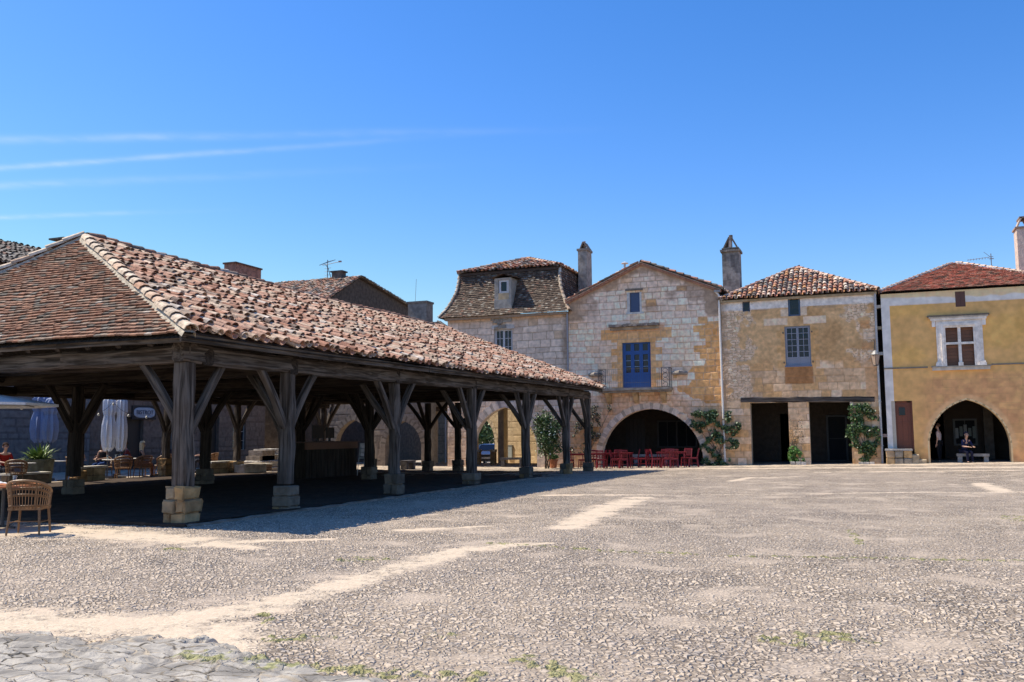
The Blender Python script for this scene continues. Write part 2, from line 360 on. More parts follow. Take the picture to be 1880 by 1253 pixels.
    hf = M(nt, 'ADD', M(nt, 'MULTIPLY', RAMP(nt, fe.outputs['Distance'], 0, .04), .010), M(nt, 'ADD', M(nt, 'MULTIPLY', nmid.outputs[0], .03), M(nt, 'MULTIPLY', nfl.outputs[0], .07)))
    def lin(f, a, bb): n_ = N(nt, 'ShaderNodeMix', data_type='FLOAT'); nt.links.new(f, n_.inputs[0]); nt.links.new(a, n_.inputs[2]); nt.links.new(bb, n_.inputs[3]); return n_.outputs[0]
    h = lin(flagm, lin(sandm, hc, hs_), hf)
    h = M(nt, 'ADD', h, M(nt, 'MULTIPLY', nfin.outputs[0], .004))
    h = M(nt, 'ADD', h, M(nt, 'MULTIPLY', M(nt, 'MULTIPLY', grassm, noise(70, 3).outputs[0]), .03))
    dn = N(nt, 'ShaderNodeDisplacement', i_Midlevel=.0, i_Scale=1.0); nt.links.new(h, dn.inputs['Height'])
    nt.links.new(dn.outputs[0], nt.nodes['Material Output'].inputs['Displacement'])
    m.displacement_method = 'BOTH'
    me.materials.append(m)
    o = bpy.data.objects.new('ground', me); COL.objects.link(o); tag(o, kind='structure')
    o['label'] = 'stone paved market square with worn pale patches and grass in the joints'
build_ground()
# ---------------------------------------------------------------- roof tiles
def pip(px_, py_, poly):
    ins = np.zeros(px_.shape, bool); n = len(poly)
    for i in range(n):
        x1, y1 = poly[i]; x2, y2 = poly[(i+1) % n]
        if abs(y2-y1) < 1e-9: continue
        c = ((y1 > py_) != (y2 > py_)) & (px_ < (x2-x1)*(py_-y1)/(y2-y1)+x1); ins ^= c
    return ins
PAL_PINK = [((.43, .235, .155), 4), ((.50, .30, .205), 5), ((.47, .335, .235), 4), ((.57, .43, .31), 3), ((.36, .175, .11), 2.5), ((.33, .25, .185), 1.2), ((.24, .17, .13), .9), ((.62, .52, .42), 1)]
PAL_FLAT = [((.25, .125, .08), 5), ((.29, .16, .105), 4), ((.20, .115, .08), 4), ((.27, .20, .15), 2), ((.145, .125, .105), 2), ((.31, .17, .11), 1.2), ((.38, .32, .27), .25)]
PAL_DARK = [((.115, .080, .058), 5), ((.165, .125, .092), 3), ((.085, .062, .048), 3), ((.26, .225, .18), 1.3), ((.21, .12, .085), .8)]
PAL_RED = [((.58, .26, .18), 5), ((.49, .22, .15), 4), ((.62, .35, .25), 3), ((.30, .20, .145), 2), ((.52, .36, .26), 1)]
PAL_MIX = [((.42, .20, .13), 4), ((.52, .33, .24), 3), ((.17, .14, .12), 3), ((.63, .52, .42), 2), ((.48, .25, .12), 1.6), ((.30, .26, .22), 2)]
PAL_GREY = [((.17, .15, .13), 4), ((.23, .20, .17), 3), ((.13, .11, .095), 3), ((.33, .30, .26), 1), ((.26, .15, .11), 1)]
def pick(pal, n):
    c = np.array([p[0] for p in pal]); wt = np.array([p[1] for p in pal]); wt = wt/wt.sum()
    return c[RNG.choice(len(c), n, p=wt)]*RNG.uniform(.85, 1.15, (n, 1))
K = 5
def t_arc(flip, r1, r2, L, th=.016, lift=.03):
    s = -1 if flip else 1; V = []
    for (r, l) in ((r1, 0), (r2, L), (r1-th, 0), (r1-th, .28)):
        for k in range(K+1):
            a = math.pi*k/K; V.append([r*math.cos(a), l, s*r*.85*math.sin(a) + lift*(1-l/L) + (r1*.85 if flip else 0)])
    F = []
    for k in range(K): F.append((k, k+1, K+1+k+1, K+1+k))
    for k in range(K): F.append((k, 2*(K+1)+k, 2*(K+1)+k+1, k+1))
    for k in range(K): F.append((2*(K+1)+k, 3*(K+1)+k, 3*(K+1)+k+1, 2*(K+1)+k+1))
    return np.array(V), F
def t_flat(wd, L, th=.02, lift=.035):
    x = wd/2; V = [[-x, 0, lift+.0], [x, 0, lift], [-x, L, 0.0], [x, L, 0.0], [-x, 0, lift-th], [x, 0, lift-th], [-x, L, -th], [x, L, -th]]
    return np.array(V), [(0, 1, 3, 2), (4, 5, 1, 0), (0, 2, 6, 4), (1, 5, 7, 3)]
def scatter(mb, T, F, A, B, O, u, v, n, cols, yaw, da, db, dh, warp, h0=0.0):
    m = len(A); ny = RNG.normal(0, yaw, m); ca, sa = np.cos(ny), np.sin(ny)
    x = T[None, :, 0]*ca[:, None]-T[None, :, 1]*sa[:, None]; y = T[None, :, 0]*sa[:, None]+T[None, :, 1]*ca[:, None]
    x = x+(A+RNG.normal(0, da, m))[:, None]; y = y+(B+RNG.normal(0, db, m))[:, None]
    z = T[None, :, 2]+h0+np.abs(RNG.normal(0, dh, m))[:, None]
    P = O+x[..., None]*u+y[..., None]*v+z[..., None]*n
    P = P.reshape(-1, 3)
    if warp is not None: P = warp(P)
    nv = len(T); FF = np.array([list(f) for f in F]); FA = (FF[None]+(np.arange(m)*nv)[:, None, None]).reshape(-1, 4)
    mb.add(P, FA.tolist(), np.repeat(cols, len(F), 0))
def frame3(pts):
    p = [np.array(q, float) for q in pts]; u = p[1]-p[0]; u /= np.linalg.norm(u); n = np.cross(u, p[2]-p[0]); n /= np.linalg.norm(n)
    if n[2] < 0: n = -n
    v = np.cross(n, u)
    if v[2] < 0: v = -v
    return p[0], u, v, n, [((q-p[0])@u, (q-p[0])@v) for q in p]
def roof_plane(mb, pts, kind, pal, pitch=.26, row=.34, warp=None, jl=.05, dh=.012, base=(.10, .07, .055), yaw=.03, over=.06):
    O, u, v, n, poly = frame3(pts)
    a0 = min(p[0] for p in poly); a1 = max(p[0] for p in poly); b1 = max(p[1] for p in poly)
    nb = int(b1/row)+1
    # bed under the tiles, gridded so that it can follow the sag
    ga = np.linspace(a0, a1, 18); gb = np.linspace(0, b1, 7)
    def inset(b):
        xs = []
        for i in range(len(poly)):
            (x1, y1), (x2, y2) = poly[i], poly[(i+1) % len(poly)]
            if (y1 <= b <= y2) or (y2 <= b <= y1):
                if abs(y2-y1) > 1e-6: xs.append(x1+(x2-x1)*(b-y1)/(y2-y1))
                else: xs += [x1, x2]
        return min(xs), max(xs)
    V = []
    for b in gb:
        l, r = inset(min(max(b, 1e-4), b1-1e-4))
        for k in range(18): V.append(O+u*(l+(r-l)*k/17)+v*b-n*.015)
    V = np.array(V)
    if warp is not None: V = warp(V)
    mb.add(V, [(j*18+i, j*18+i+1, (j+1)*18+i+1, (j+1)*18+i) for j in range(6) for i in range(17)], base)
    if kind == 'canal':
        na = int((a1-a0)/pitch)+1
        for flip in (True, False):
            A, B = np.meshgrid(a0+pitch*(np.arange(na)+(.5 if flip else 0.0)), np.arange(nb)*row)
            A = A.ravel(); B = B.ravel(); off = RNG.normal(0, jl, na); B = B+np.tile(off, nb)*(B > 0)
            ok = pip(A, B+row*.75, poly) | ((B <= .01) & (A > a0+.05) & (A < a1-.05)); A, B = A[ok], B[ok]
            T, F = t_arc(flip, pitch*.41, pitch*.32, row*1.3, lift=.03 if flip else .05)
            scatter(mb, T, F, A, B-over, O, u, v, n, pick(pal, len(A)), yaw, .010, jl*.9, dh, warp, h0=(-.005 if flip else .045))
    else:
        for j in range(nb):
            wd = pitch; na = int((a1-a0)/wd)+1; A = a0+wd*(np.arange(na)+(.5 if j % 2 else 0)); B = np.full(na, j*row)
            ok = pip(A, B+row*.4, poly); A, B = A[ok], B[ok]
            if not len(A): continue
            wob = .015*np.sin(A*1.7+j*.9)+.025*(vn(A*.9, np.full(len(A), j*.31), 3)-.5)
            T, F = t_flat(wd*.97, row*1.5, th=.034, lift=row*.46)
            scatter(mb, T, F, A, B+wob-over*.5, O, u, v, n, pick(pal, len(A)), yaw, .004, .009, dh, warp)
def hip_caps(mb, p, q, pal, r=.13, L=.38, warp=None, mortar=None):
    p = np.array(p, float); q = np.array(q, float); d = q-p; D = np.linalg.norm(d); v = d/D
    u = np.cross(v, [0, 0, 1]); u /= np.linalg.norm(u); n = np.cross(u, v)
    if n[2] < 0: n = -n; u = -u
    k = int(D/L); B = np.arange(k)*L; T, F = t_arc(False, r, r*.85, L*1.25, lift=.035)
    scatter(mb, T, F, np.zeros(k), B, p, u, v, n, pick(pal, k), .03, .01, .01, .005, warp, h0=.05)
    if mortar is not None:
        V = []
        for i in range(21):
            c = p+d*i/20
            for a, h in ((-r*1.0, -.05), (-r*.7, .04), (r*.7, .04), (r*1.0, -.05)): V.append(c+u*(a+RNG.normal(0, .012))+n*h)
        V = np.array(V)
        if warp is not None: V = warp(V)
        mb.add(V, [(i*4+j, i*4+j+1, (i+1)*4+j+1, (i+1)*4+j) for i in range(20) for j in range(3)], mortar)

# ---------------------------------------------------------------- timber helpers
def beam(name, p, q, wd, ht, m, parent, bow=0.0, jit=.012, taper=1.0, roll=0.0):
    p = Vector([float(t) for t in p]); q = Vector([float(t) for t in q]); d = q-p; L = d.length; z = d.normalized()
    x = z.cross(Vector((0, 0, 1)))
    if x.length < .05: x = Vector((1, 0, 0))
    x.normalize(); y = z.cross(x)
    if roll: x, y = x*math.cos(roll)+y*math.sin(roll), -x*math.sin(roll)+y*math.cos(roll)
    ns = max(3, int(L/.35)); mb = MB(); V = []; c = min(wd, ht)*.16
    for i in range(ns+1):
        t = i/ns; k = 1+(taper-1)*t; a, b = wd/2*k, ht/2*k
        ring = [(-a+c, -b), (a-c, -b), (a, -b+c), (a, b-c), (a-c, b), (-a+c, b), (-a, b-c), (-a, -b+c)]
        oy = bow*math.sin(math.pi*t); ox = random.uniform(-jit, jit)
        for (rx, ry) in ring: V.append([rx+ox+random.uniform(-jit, jit)*.6, ry+oy+random.uniform(-jit, jit)*.6, t*L])
    F = [(i*8+k, i*8+(k+1) % 8, (i+1)*8+(k+1) % 8, (i+1)*8+k) for i in range(ns) for k in range(8)]+[tuple(range(7, -1, -1)), tuple(ns*8+k for k in range(8))]
    mb.add(V, F); o = mb.build(name, m, None)
    mw = Matrix(((x.x, y.x, z.x, p.x), (x.y, y.y, z.y, p.y), (x.z, y.z, z.z, p.z), (0, 0, 0, 1)))
    o.parent = parent; o.matrix_local = W[parent].inverted() @ mw if parent in W else mw
    W[o] = mw
    return o
def block(mb, c, h, col, jit=.02, rz=0.0):   # a rounded, weathered stone block
    bm = 3; V = []; F = []
    g = [-1, -.82, .82, 1]
    idx = {}
    for i, a in enumerate(g):
        for j, b in enumerate(g):
            for k, e in enumerate(g):
                if i in (0, 3) or j in (0, 3) or k in (0, 3):
                    v = np.array([a, b, e]); out = sum(abs(t) == 1 for t in v)
                    if out >= 2: v = v*np.where(np.abs(v) == 1, .94 if out == 2 else .88, 1)
                    p = v*h+RNG.uniform(-jit, jit, 3)*.6
                    x = p[0]*math.cos(rz)-p[1]*math.sin(rz); y = p[0]*math.sin(rz)+p[1]*math.cos(rz)
                    idx[(i, j, k)] = len(V); V.append([c[0]+x, c[1]+y, c[2]+p[2]])
    for s in (0, 3):
        for a in range(3):
            for b in range(3):
                for fs in ([(s, a, b), (s, a+1, b), (s, a+1, b+1), (s, a, b+1)], [(a, s, b), (a+1, s, b), (a+1, s, b+1), (a, s, b+1)], [(a, b, s), (a+1, b, s), (a+1, b+1, s), (a, b+1, s)]):
                    F.append(tuple(idx[t] for t in fs))
    mb.add(V, F, col)
def pier_mesh(x, y, z0, ht, wd, pal):
    mb = MB(); nc = max(2, round(ht/.22)); hh = ht/nc; z = z0
    for i in range(nc):
        sp = random.uniform(-.12, .12)*wd; f = 1+.04*math.sin(i*2.1)+random.uniform(-.03, .05)
        if random.random() < .75 or i == 0:
            for (a, b) in ((-wd/2*f, sp), (sp, wd/2*f)):
                block(mb, (x+(a+b)/2, y+random.uniform(-.01, .02), z+hh/2), np.array([(b-a)/2-.006, wd/2*f, hh/2-.006]), np.array(random.choice(pal))*random.uniform(.7, 1.15), .034)
        else: block(mb, (x, y, z+hh/2), np.array([wd/2*f, wd/2*f, hh/2-.006]), np.array(random.choice(pal)), .016)
        z += hh
    mb.box((x-wd*.42, y-wd*.42, z0-.1), (x+wd*.42, y+wd*.42, z0+ht-.02), (.20, .15, .10))
    return mb
OCH = [(.42, .26, .115), (.46, .30, .15), (.34, .21, .10), (.40, .29, .17)]
OCH_SHADE = [(.18, .14, .10), (.21, .165, .12), (.15, .12, .09)]  # pier stone of the shaded posts, hall shade put into the colour

# ---------------------------------------------------------------- the covered market
def hall_lift(Y, Z): return .20*sst(Y, 14, 39)*np.clip(1-(Z-3.4)/2.8, 0, 1)
def hwarp(P):
    P = P.copy(); x, y, z = P.T
    und = .13*(fbm(x*.33+3, y*.27, 21, 3)-.5)+.05*(vn(x*1.1, y*1.1, 9)-.5)
    sag = -.07*np.sin(np.clip((y-16)/20, 0, 1)*math.pi)*np.clip((z-3.6)/2.5, 0, 1)
    P[:, 2] = z+hall_lift(y, z)+und+sag
    return P
hall = thing('market_hall', 'large open timber market hall with wide clay tile roof on oak posts', 'market hall', (-17.5, 26, 0))
FZ = .07
def build_hall():
    A = (-17.3, 16.0, 6.33); Bk = (-17.3, 35.9, 6.31); R = (-11.0, 12.5, 3.42); RB = (-11.0, 39.3, 3.42); L = (-25.8, 12.5, 3.42); LB = (-25.8, 39.3, 3.42)
    Pk = (-19.36, 14.2, 4.83); Pb = (-19.36, 37.6, 4.83)
    mb = MB(); roof_plane(mb, [R, RB, Bk, A], 'canal', PAL_PINK, .245, .335, hwarp, jl=.075, dh=.022, yaw=.055)
    roof = mb.build('roof', M_tile, hall)
    mb = MB(); roof_plane(mb, [L, R, A, Pk], 'flat', PAL_FLAT, .17, .108, hwarp, dh=.007, yaw=.02, base=(.07, .05, .04)); fr = mb.build('hip_slope', M_tile, roof)
    tag(fr, 'front slope laid with thin courses of flat brown tiles')
    mb = MB(); roof_plane(mb, [RB, LB, Pb, Bk], 'canal', PAL_PINK, .245, .36, hwarp)
    mb.build('hip_slope', M_tile, roof)
    mb = MB(); roof_plane(mb, [LB, L, Pk, Pb], 'canal', PAL_PINK, .3, .4, hwarp); roof_plane(mb, [(Pb), (Pk), A, Bk], 'canal', PAL_PINK, .3, .4, hwarp)
    mb.build('rear_slope', M_tile, roof)
    pale = [((.58, .46, .34), 4), ((.62, .50, .38), 3), ((.52, .36, .25), 2), ((.48, .28, .18), 1)]
    for p, q, pal in ((R, A, pale), (Pk, A, pale), (L, Pk, pale), (RB, Bk, PAL_PINK)):
        m2 = MB(); dd = np.array(p)-np.array(q); pp = np.array(p)+dd/np.linalg.norm(dd)*.12
        hip_caps(m2, pp, q, pal, .135 if pal is pale else .12, .40, hwarp, (.50, .43, .33) if pal is pale else (.33, .26, .20)); m2.build('hip_tiles', M_tile, roof)
    m2 = MB(); hip_caps(m2, Bk, A, PAL_FLAT, .13, .42, hwarp, (.16, .12, .09)); m2.build('ridge_tiles', M_tile, roof)
    # boarding under the tiles
    m2 = MB()
    for quad in ([R, RB, Bk, A], [L, R, A, Pk], [LB, L, Pk, Pb], [RB, LB, Pb, Bk], [Pb, Pk, A, Bk]):
        q = [np.array(t)+np.array([0, 0, -.09]) for t in quad]; V = []
        for j in range(9):
            for i in range(13):
                a = q[0]+(q[1]-q[0])*i/12; b = q[3]+(q[2]-q[3])*i/12; V.append(a+(b-a)*j/8)
        m2.add(hwarp(np.array(V)), [(j*13+i, j*13+i+1, (j+1)*13+i+1, (j+1)*13+i) for j in range(8) for i in range(12)], (.06, .045, .035))
    m2.build('boarding', M_oak_shade, roof)
    def top(x, y, z): return z+float(hall_lift(np.array(y), np.array(z)))
    # floor slab with an uneven kerb
    FS = lambda y: .15*float(sst(np.array(y), 29, 38))
    m2 = MB(); xs = np.linspace(-25.9, -11.15, 60); V = []
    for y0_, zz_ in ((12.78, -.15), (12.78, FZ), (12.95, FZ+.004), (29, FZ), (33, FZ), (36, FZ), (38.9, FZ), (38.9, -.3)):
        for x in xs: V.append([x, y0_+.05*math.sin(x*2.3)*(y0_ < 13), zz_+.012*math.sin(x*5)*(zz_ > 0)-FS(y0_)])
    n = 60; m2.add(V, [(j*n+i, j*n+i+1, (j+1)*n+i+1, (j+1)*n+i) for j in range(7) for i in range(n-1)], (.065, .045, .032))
    ys = np.linspace(12.78, 38.9, 90); V = []
    for k, (dx, z) in enumerate(((0, FZ), (.05, FZ-.02), (.06, -.2))):
        for y in ys: V.append([-11.15+dx+.05*math.sin(y*1.9), y, z+(.01*math.sin(y*7) if k == 0 else 0)-FS(y)])
    m2.add(V, [(j*90+i, j*90+i+1, (j+1)*90+i+1, (j+1)*90+i) for j in range(2) for i in range(89)], (.24, .19, .15))
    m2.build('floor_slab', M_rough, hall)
    posts = []
    def post(x, y, bh, wd, m, pal, braces, z0=0.0, ph=2.95, bw=.42):
        tz = top(x, y, ph)
        o = beam('post', (x, y, z0+bh-.02), (x+random.uniform(-.05, .05), y+random.uniform(-.05, .05), tz), wd*1.05, wd, m, hall, jit=.022, taper=random.uniform(.86, .98), bow=random.uniform(-.03, .03), roll=random.uniform(-.15, .15))
        pm = pier_mesh(x, y, z0-.05, bh+.05, bw, pal); b = pm.build('stone_base', M_rough, None)
        b.parent = o; b.matrix_local = W[o].inverted(); W[b] = Matrix.Identity(4)
        for dx, dy, r in braces:
            zz0 = tz-1.15-random.uniform(0, .15)
            beam('brace', (x+dx*wd*.4, y+dy*wd*.4, zz0), (x+dx*r, y+dy*r, tz+.06), .15, .14, m, hall, bow=random.choice((-.05, -.03, .03)), jit=.008)
        posts.append((x, y)); return o
    RY = [13.2, 16.3, 21.05, 26.0, 30.9, 35.6, 38.75]
    for i, y in enumerate(RY):
        br = [(0, 1, 1.0)] if i == 0 else ([(0, -1, .9)] if i == 6 else [(0, 1, 1.0), (0, -1, 1.0)])
        br += [(-1, 0, 1.05)]
        post(-11.62+(.03 if i else 0), y, .66 if i == 0 else (.60, .50, .42, .46, .42, .44)[i-1], .315 if i == 0 else (.29, .26, .27, .28, .26, .27)[i-1], M_oak, OCH if i in (0,) else OCH_SHADE+OCH[2:3], br, 0 if i == 0 else float(gz(-11.6, y)), bw=.48 if i == 0 else (.42, .40, .46, .40, .43, .40)[i-1])
    post(-17.7, 13.2, .66, .3, M_oak, OCH, [(1, 0, 1.2), (-1, 0, 1.2), (0, 1, 1)])
    for y in (18.5, 23.7, 29.0, 34.2): post(-20.0, y, .55, .28, M_oak_shade, OCH_SHADE, [(0, 1, 1.0), (0, -1, 1.0), (1, 0, 1.0), (-1, 0, 1.0)], FZ-.05)
    for x in (float(onY(841, 860, 38.6)[0]), float(onY(785, 860, 38.6)[0])): post(x, 38.6, .5, .27, M_oak_shade, OCH_SHADE, [(1, 0, 1.1), (-1, 0, 1.1), (0, -1, 1.0)], -.12, ph=2.9)
    for y in (19.5, 23.6, 27.75, 32.0, 36.2, 38.6): post(-25.3, y, .60, .26, M_oak, OCH, [(0, 1, .85), (0, -1, .85), (1, 0, .9)], 0, ph=2.9)
    for y in (27.6,): post(-16.2, y, .5, .27, M_oak_shade, OCH_SHADE, [(0, 1, 1.0), (0, -1, 1.0), (-1, 0, 1.0), (1, 0, 1.0)], FZ-.05)
    # wall plates, tie beams, rafters
    for a, b in zip(RY[:-1], RY[1:]):
        beam('wall_plate', (-11.6, a-.25 if a == 13.2 else a, top(-11.6, a, 3.13)), (-11.6, b, top(-11.6, b, 3.13)), .30, .34, M_oak, hall, bow=.03, jit=.02)
    ex = [12.4, 17, 22, 27, 32, 36, 39.35]
    for a, b in zip(ex[:-1], ex[1:]): beam('eaves_board', (-11.07, a, top(-11, a, 3.33)), (-11.07, b, top(-11, b, 3.33)), .05, .15, M_oak, hall, jit=.006)
    for a, b in ((-11.45, -14.6), (-14.6, -17.7), (-17.7, -21.6), (-21.6, -25.5)):
        beam('wall_plate', (a, 13.2, 3.12+random.uniform(-.02, .02)), (b, 13.2, 3.10), .30, .32, M_oak, hall, bow=.03, jit=.02)
        beam('wall_plate', (a, 38.7, 3.3), (b, 38.7, 3.3), .28, .28, M_oak, hall, bow=.03, jit=.02)
        beam('eaves_board', (a+.4, 12.62, 3.33), (b+.4, 12.62, 3.33), .05, .13, M_oak, hall)
    for a, b in ((12.9, 19.5), (19.5, 27.7), (27.7, 36), (36, 38.9)): beam('wall_plate', (-25.3, a, 3.05), (-25.3, b, 3.1), .28, .28, M_oak_shade, hall, jit=.02)
    for a, b in ((13.4, 18.5), (18.5, 23.7), (23.7, 29), (29, 34.2), (34.2, 38.5)): beam('purlin', (-20, a, top(0, a, 3.1)), (-20, b, top(0, b, 3.1)), .3, .3, M_oak_shade, hall, jit=.02)
    for y in (13.6, 16.3, 21.05, 26.0, 30.9, 35.6): beam('tie_beam', (-11.45, y, top(0, y, 3.08)), (-25.3, y, top(0, y, 3.08)), .3, .32, M_oak_shade, hall, bow=.04, jit=.02)
    for y in (18.5, 23.7, 29.0, 34.2): beam('king_post', (-17.3, y, 3.2), (-17.3, y, 6.1), .25, .25, M_oak_shade, hall)
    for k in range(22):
        y = 16.2+k*.93; beam('rafter', (-11.2, y, top(0, y, 3.30)), (-17.2, y, 6.15), .11, .13, M_oak_shade, hall, jit=.005)
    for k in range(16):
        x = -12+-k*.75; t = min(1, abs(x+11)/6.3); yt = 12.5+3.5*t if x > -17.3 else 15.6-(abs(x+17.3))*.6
        yt = max(yt, 13.3); beam('rafter', (x, 12.65, 3.27), (x, yt, 3.27+(yt-12.5)*.85-.08), .11, .13, M_oak_shade, hall, jit=.005)
build_hall()

# ---------------------------------------------------------------- masonry colour fields
def ashlar(X, Z, ch=.33, bmin=.32, bmax=.78, seed=0, joint=.022):
    nc = int((Z.max()-Z.min())/ch)+3; r = np.random.default_rng(seed)
    hs_ = r.uniform(.8, 1.2, nc+2)*ch; zb = Z.min()-.1+np.concatenate(([0], np.cumsum(hs_)))
    zc = Z+.018*np.sin(X*1.3+seed)+.012*(vn(X*2, Z*2, seed)-.5)
    row = np.clip(np.searchsorted(zb, zc)-1, 0, nc)
    dz = np.minimum(zc-zb[row], zb[row+1]-zc); col = np.zeros(X.shape, int); dx = np.ones(X.shape)
    for k in range(nc+1):
        m_ = row == k
        if not m_.any(): continue
        w_ = r.uniform(bmin, bmax, 90); xb = X.min()-.5-r.uniform(0, .5)+np.concatenate(([0], np.cumsum(w_)))
        xx = X[m_]+.01*np.sin(Z[m_]*9+k); c = np.clip(np.searchsorted(xb, xx)-1, 0, 89); col[m_] = c
        dx[m_] = np.minimum(xx-xb[c], xb[c+1]-xx)
    d = np.minimum(dx, dz)+.010*(vn(X*14, Z*14, seed+1)-.5)
    return _h(row, col, seed), _h(row, col, seed+7), sst(d, joint*.45, joint*1.5)
def rubble(X, Z, s=5.0, seed=3):
    x = X*s+.5*(vn(X*3, Z*3, seed)-.5); z = Z*s*1.6
    bi = np.floor(x); bj = np.floor(z); d1 = np.full(X.shape, 9.); d2 = np.full(X.shape, 9.); idv = np.zeros(X.shape)
    for i in (-1, 0, 1):
        for j in (-1, 0, 1):
            px_ = bi+i+.15+.7*_h(bi+i, bj+j, seed); pz_ = bj+j+.15+.7*_h(bi+i, bj+j, seed+5); d = np.hypot(x-px_, z-pz_); nb = d < d1
            d2 = np.where(nb, d1, np.minimum(d2, d)); idv = np.where(nb, _h(bi+i, bj+j, seed+9), idv); d1 = np.where(nb, d, d1)
    return idv, sst(d2-d1, .04, .22)
def facade(mb, X0, X1, Z0, topf, Y, colf, holes, step=.045):
    ex = [h[k] for h in holes if h[0] == 'r' for k in (1, 2)]; ez = [h[k] for h in holes if h[0] == 'r' for k in (3, 4)]
    def lin(a, b, e):
        g = np.arange(a, b+step*.5, step); g[-1] = b
        for t in e: g[np.argmin(abs(g-t))] = t
        return np.unique(g)
    xs = lin(X0, X1, ex); zmax = float(np.max(topf(np.linspace(X0, X1, 60)))); zs = lin(Z0, zmax, ez)
    X, Z = np.meshgrid(xs, zs); nx = len(xs)
    Zc = np.minimum(Z, topf(X)); rgb, dep = colf(X, Zc)
    V = np.stack((X.ravel(), (Y-dep).ravel(), Zc.ravel()), 1)
    cx_, cz_ = np.meshgrid((xs[1:]+xs[:-1])/2, (zs[1:]+zs[:-1])/2)
    keep = cz_ < topf(cx_)+step*.5
    for h in holes:
        if h[0] == 'r': keep &= ~((cx_ > h[1]) & (cx_ < h[2]) & (cz_ > h[3]) & (cz_ < h[4]))
        else: keep &= ~pip(cx_, cz_, h[1])
    J, I = np.nonzero(keep); q = J*nx+I; F = np.stack((q, q+1, q+nx+1, q+nx), 1)
    C, _ = colf(cx_, np.minimum(cz_, topf(cx_)))
    mb.add(V, F.tolist(), C[J, I])
def reveal(mb, x0, x1, z0, z1, Y, d, col, bottom=True):
    V = [[x, y, z] for y in (Y-.005, Y+d) for x, z in ((x0, z0), (x1, z0), (x1, z1), (x0, z1))]
    F = [(1, 2, 6, 5), (2, 3, 7, 6), (3, 0, 4, 7)]+([(0, 1, 5, 4)] if bottom else [])
    mb.add(V, F, col)
def arch_pts(cx_, z0, zs, a, h, n=22):
    R = (a*a+h*h)/(2*a); L = []
    th = math.acos(max(-1, min(1, (R-a)/R))) if h >= a*.98 else math.pi/2
    for i in range(n+1):
        t = th*i/n; L.append((cx_-a+R-R*math.cos(t), zs+R*math.sin(t)))
    if h < a*.98: L = [(cx_-a*math.cos(math.pi/2*i/n), zs+h*math.sin(math.pi/2*i/n)) for i in range(n+1)]
    Rr = [(2*cx_-x, z) for x, z in L[::-1][1:]]
    return [(cx_-a, z0)]+L+Rr+[(cx_+a, z0)]
def arch_ring(mb, pts, Y, wd, depth, cols, proud=.03):
    P = np.array(pts); T = np.gradient(P, axis=0); T /= np.linalg.norm(T, axis=1)[:, None]; Nn = np.stack((-T[:, 1], T[:, 0]), 1)
    Nn[0] = (-1, 0); Nn[-1] = (1, 0)
    O = P+Nn*wd*(1+.12*np.sin(np.arange(len(P))*2.4))[:, None]
    n = len(P); V = []
    for arr, y in ((P, Y-proud), (O, Y-proud), (P, Y+depth), (O, Y+.02)): V += [[a, y, b] for a, b in arr]
    F = []; C = []
    g = 3
    for i in range(n-1):
        c = cols[(i//g) % len(cols)]; dark = np.array(c)*(.62 if i % g == 0 and 0 < i < n-2 else 1)
        F += [(i, i+1, n+i+1, n+i), (i+1, i, 2*n+i, 2*n+i+1), (n+i, n+i+1, 3*n+i+1, 3*n+i)]; C += [dark, c, c]
    mb.add(V, F, np.array(C, float))
def window(parent, x0, x1, z0, z1, Y, cols, rows, col, leaves=1, d=.16, fw=.05, name='window', zpanel=0.0, gm=None):
    m = MB(); y0, y1 = Y+d, Y+d+.06
    for a, b in (((x0, z0), (x0+fw, z1)), ((x1-fw, z0), (x1, z1)), ((x0+fw, z1-fw), (x1-fw, z1)), ((x0+fw, z0), (x1-fw, z0+fw))): m.box((a[0], y0, a[1]), (b[0], y1, b[1]), col)
    w_ = (x1-x0-2*fw)/leaves
    zb = z0+fw+zpanel
    for i in range(leaves):
        a = x0+fw+i*w_; b = a+w_; s = fw*.9
        m.box((a+.004, y0-.02, z0+fw), (a+s, y1-.02, z1-fw), col); m.box((b-s, y0-.02, z0+fw), (b-.004, y1-.02, z1-fw), col)
        m.box((a+s, y0-.018, zb-.003), (b-s, y1-.025, zb+s*.8), col); m.box((a+s, y0-.018, z1-fw-s*.8), (b-s, y1-.025, z1-fw), col)
        if zpanel: m.box((a+s, y0+.005, z0+fw), (b-s, y1-.01, zb), np.array(col)*.92)
        for c in range(1, cols): t = a+s+(b-a-2*s)*c/cols; m.box((t-.012, y0-.014, zb), (t+.012, y1-.02, z1-fw), col)
        for r in range(1, rows): t = zb+(z1-fw-zb)*r/rows; m.box((a+s, y0-.012, t-.012), (b-s, y1-.02, t+.012), col)
    o = m.build(name, M_paint, parent)
    g = MB(); g.box((x0+fw*.5, y1-.028, zb), (x1-fw*.5, y1-.02, z1-fw*.5), (.02, .022, .025)); g.build('pane', gm or M_glass, o)
    return o
def plank_door(parent, x0, x1, z0, z1, Y, col, n=5, d=.2, name='door', arch=0.0):
    m = MB(); w_ = (x1-x0)/n
    for i in range(n):
        t0 = arch*(1-((i/n)*2-1)**2); m.box((x0+i*w_+.004, Y+d, z0), (x0+(i+1)*w_-.004, Y+d+.05+.004*(i % 2), z1+0), np.array(col)*random.uniform(.85, 1.1))
    return m.build(name, M_paint, parent)
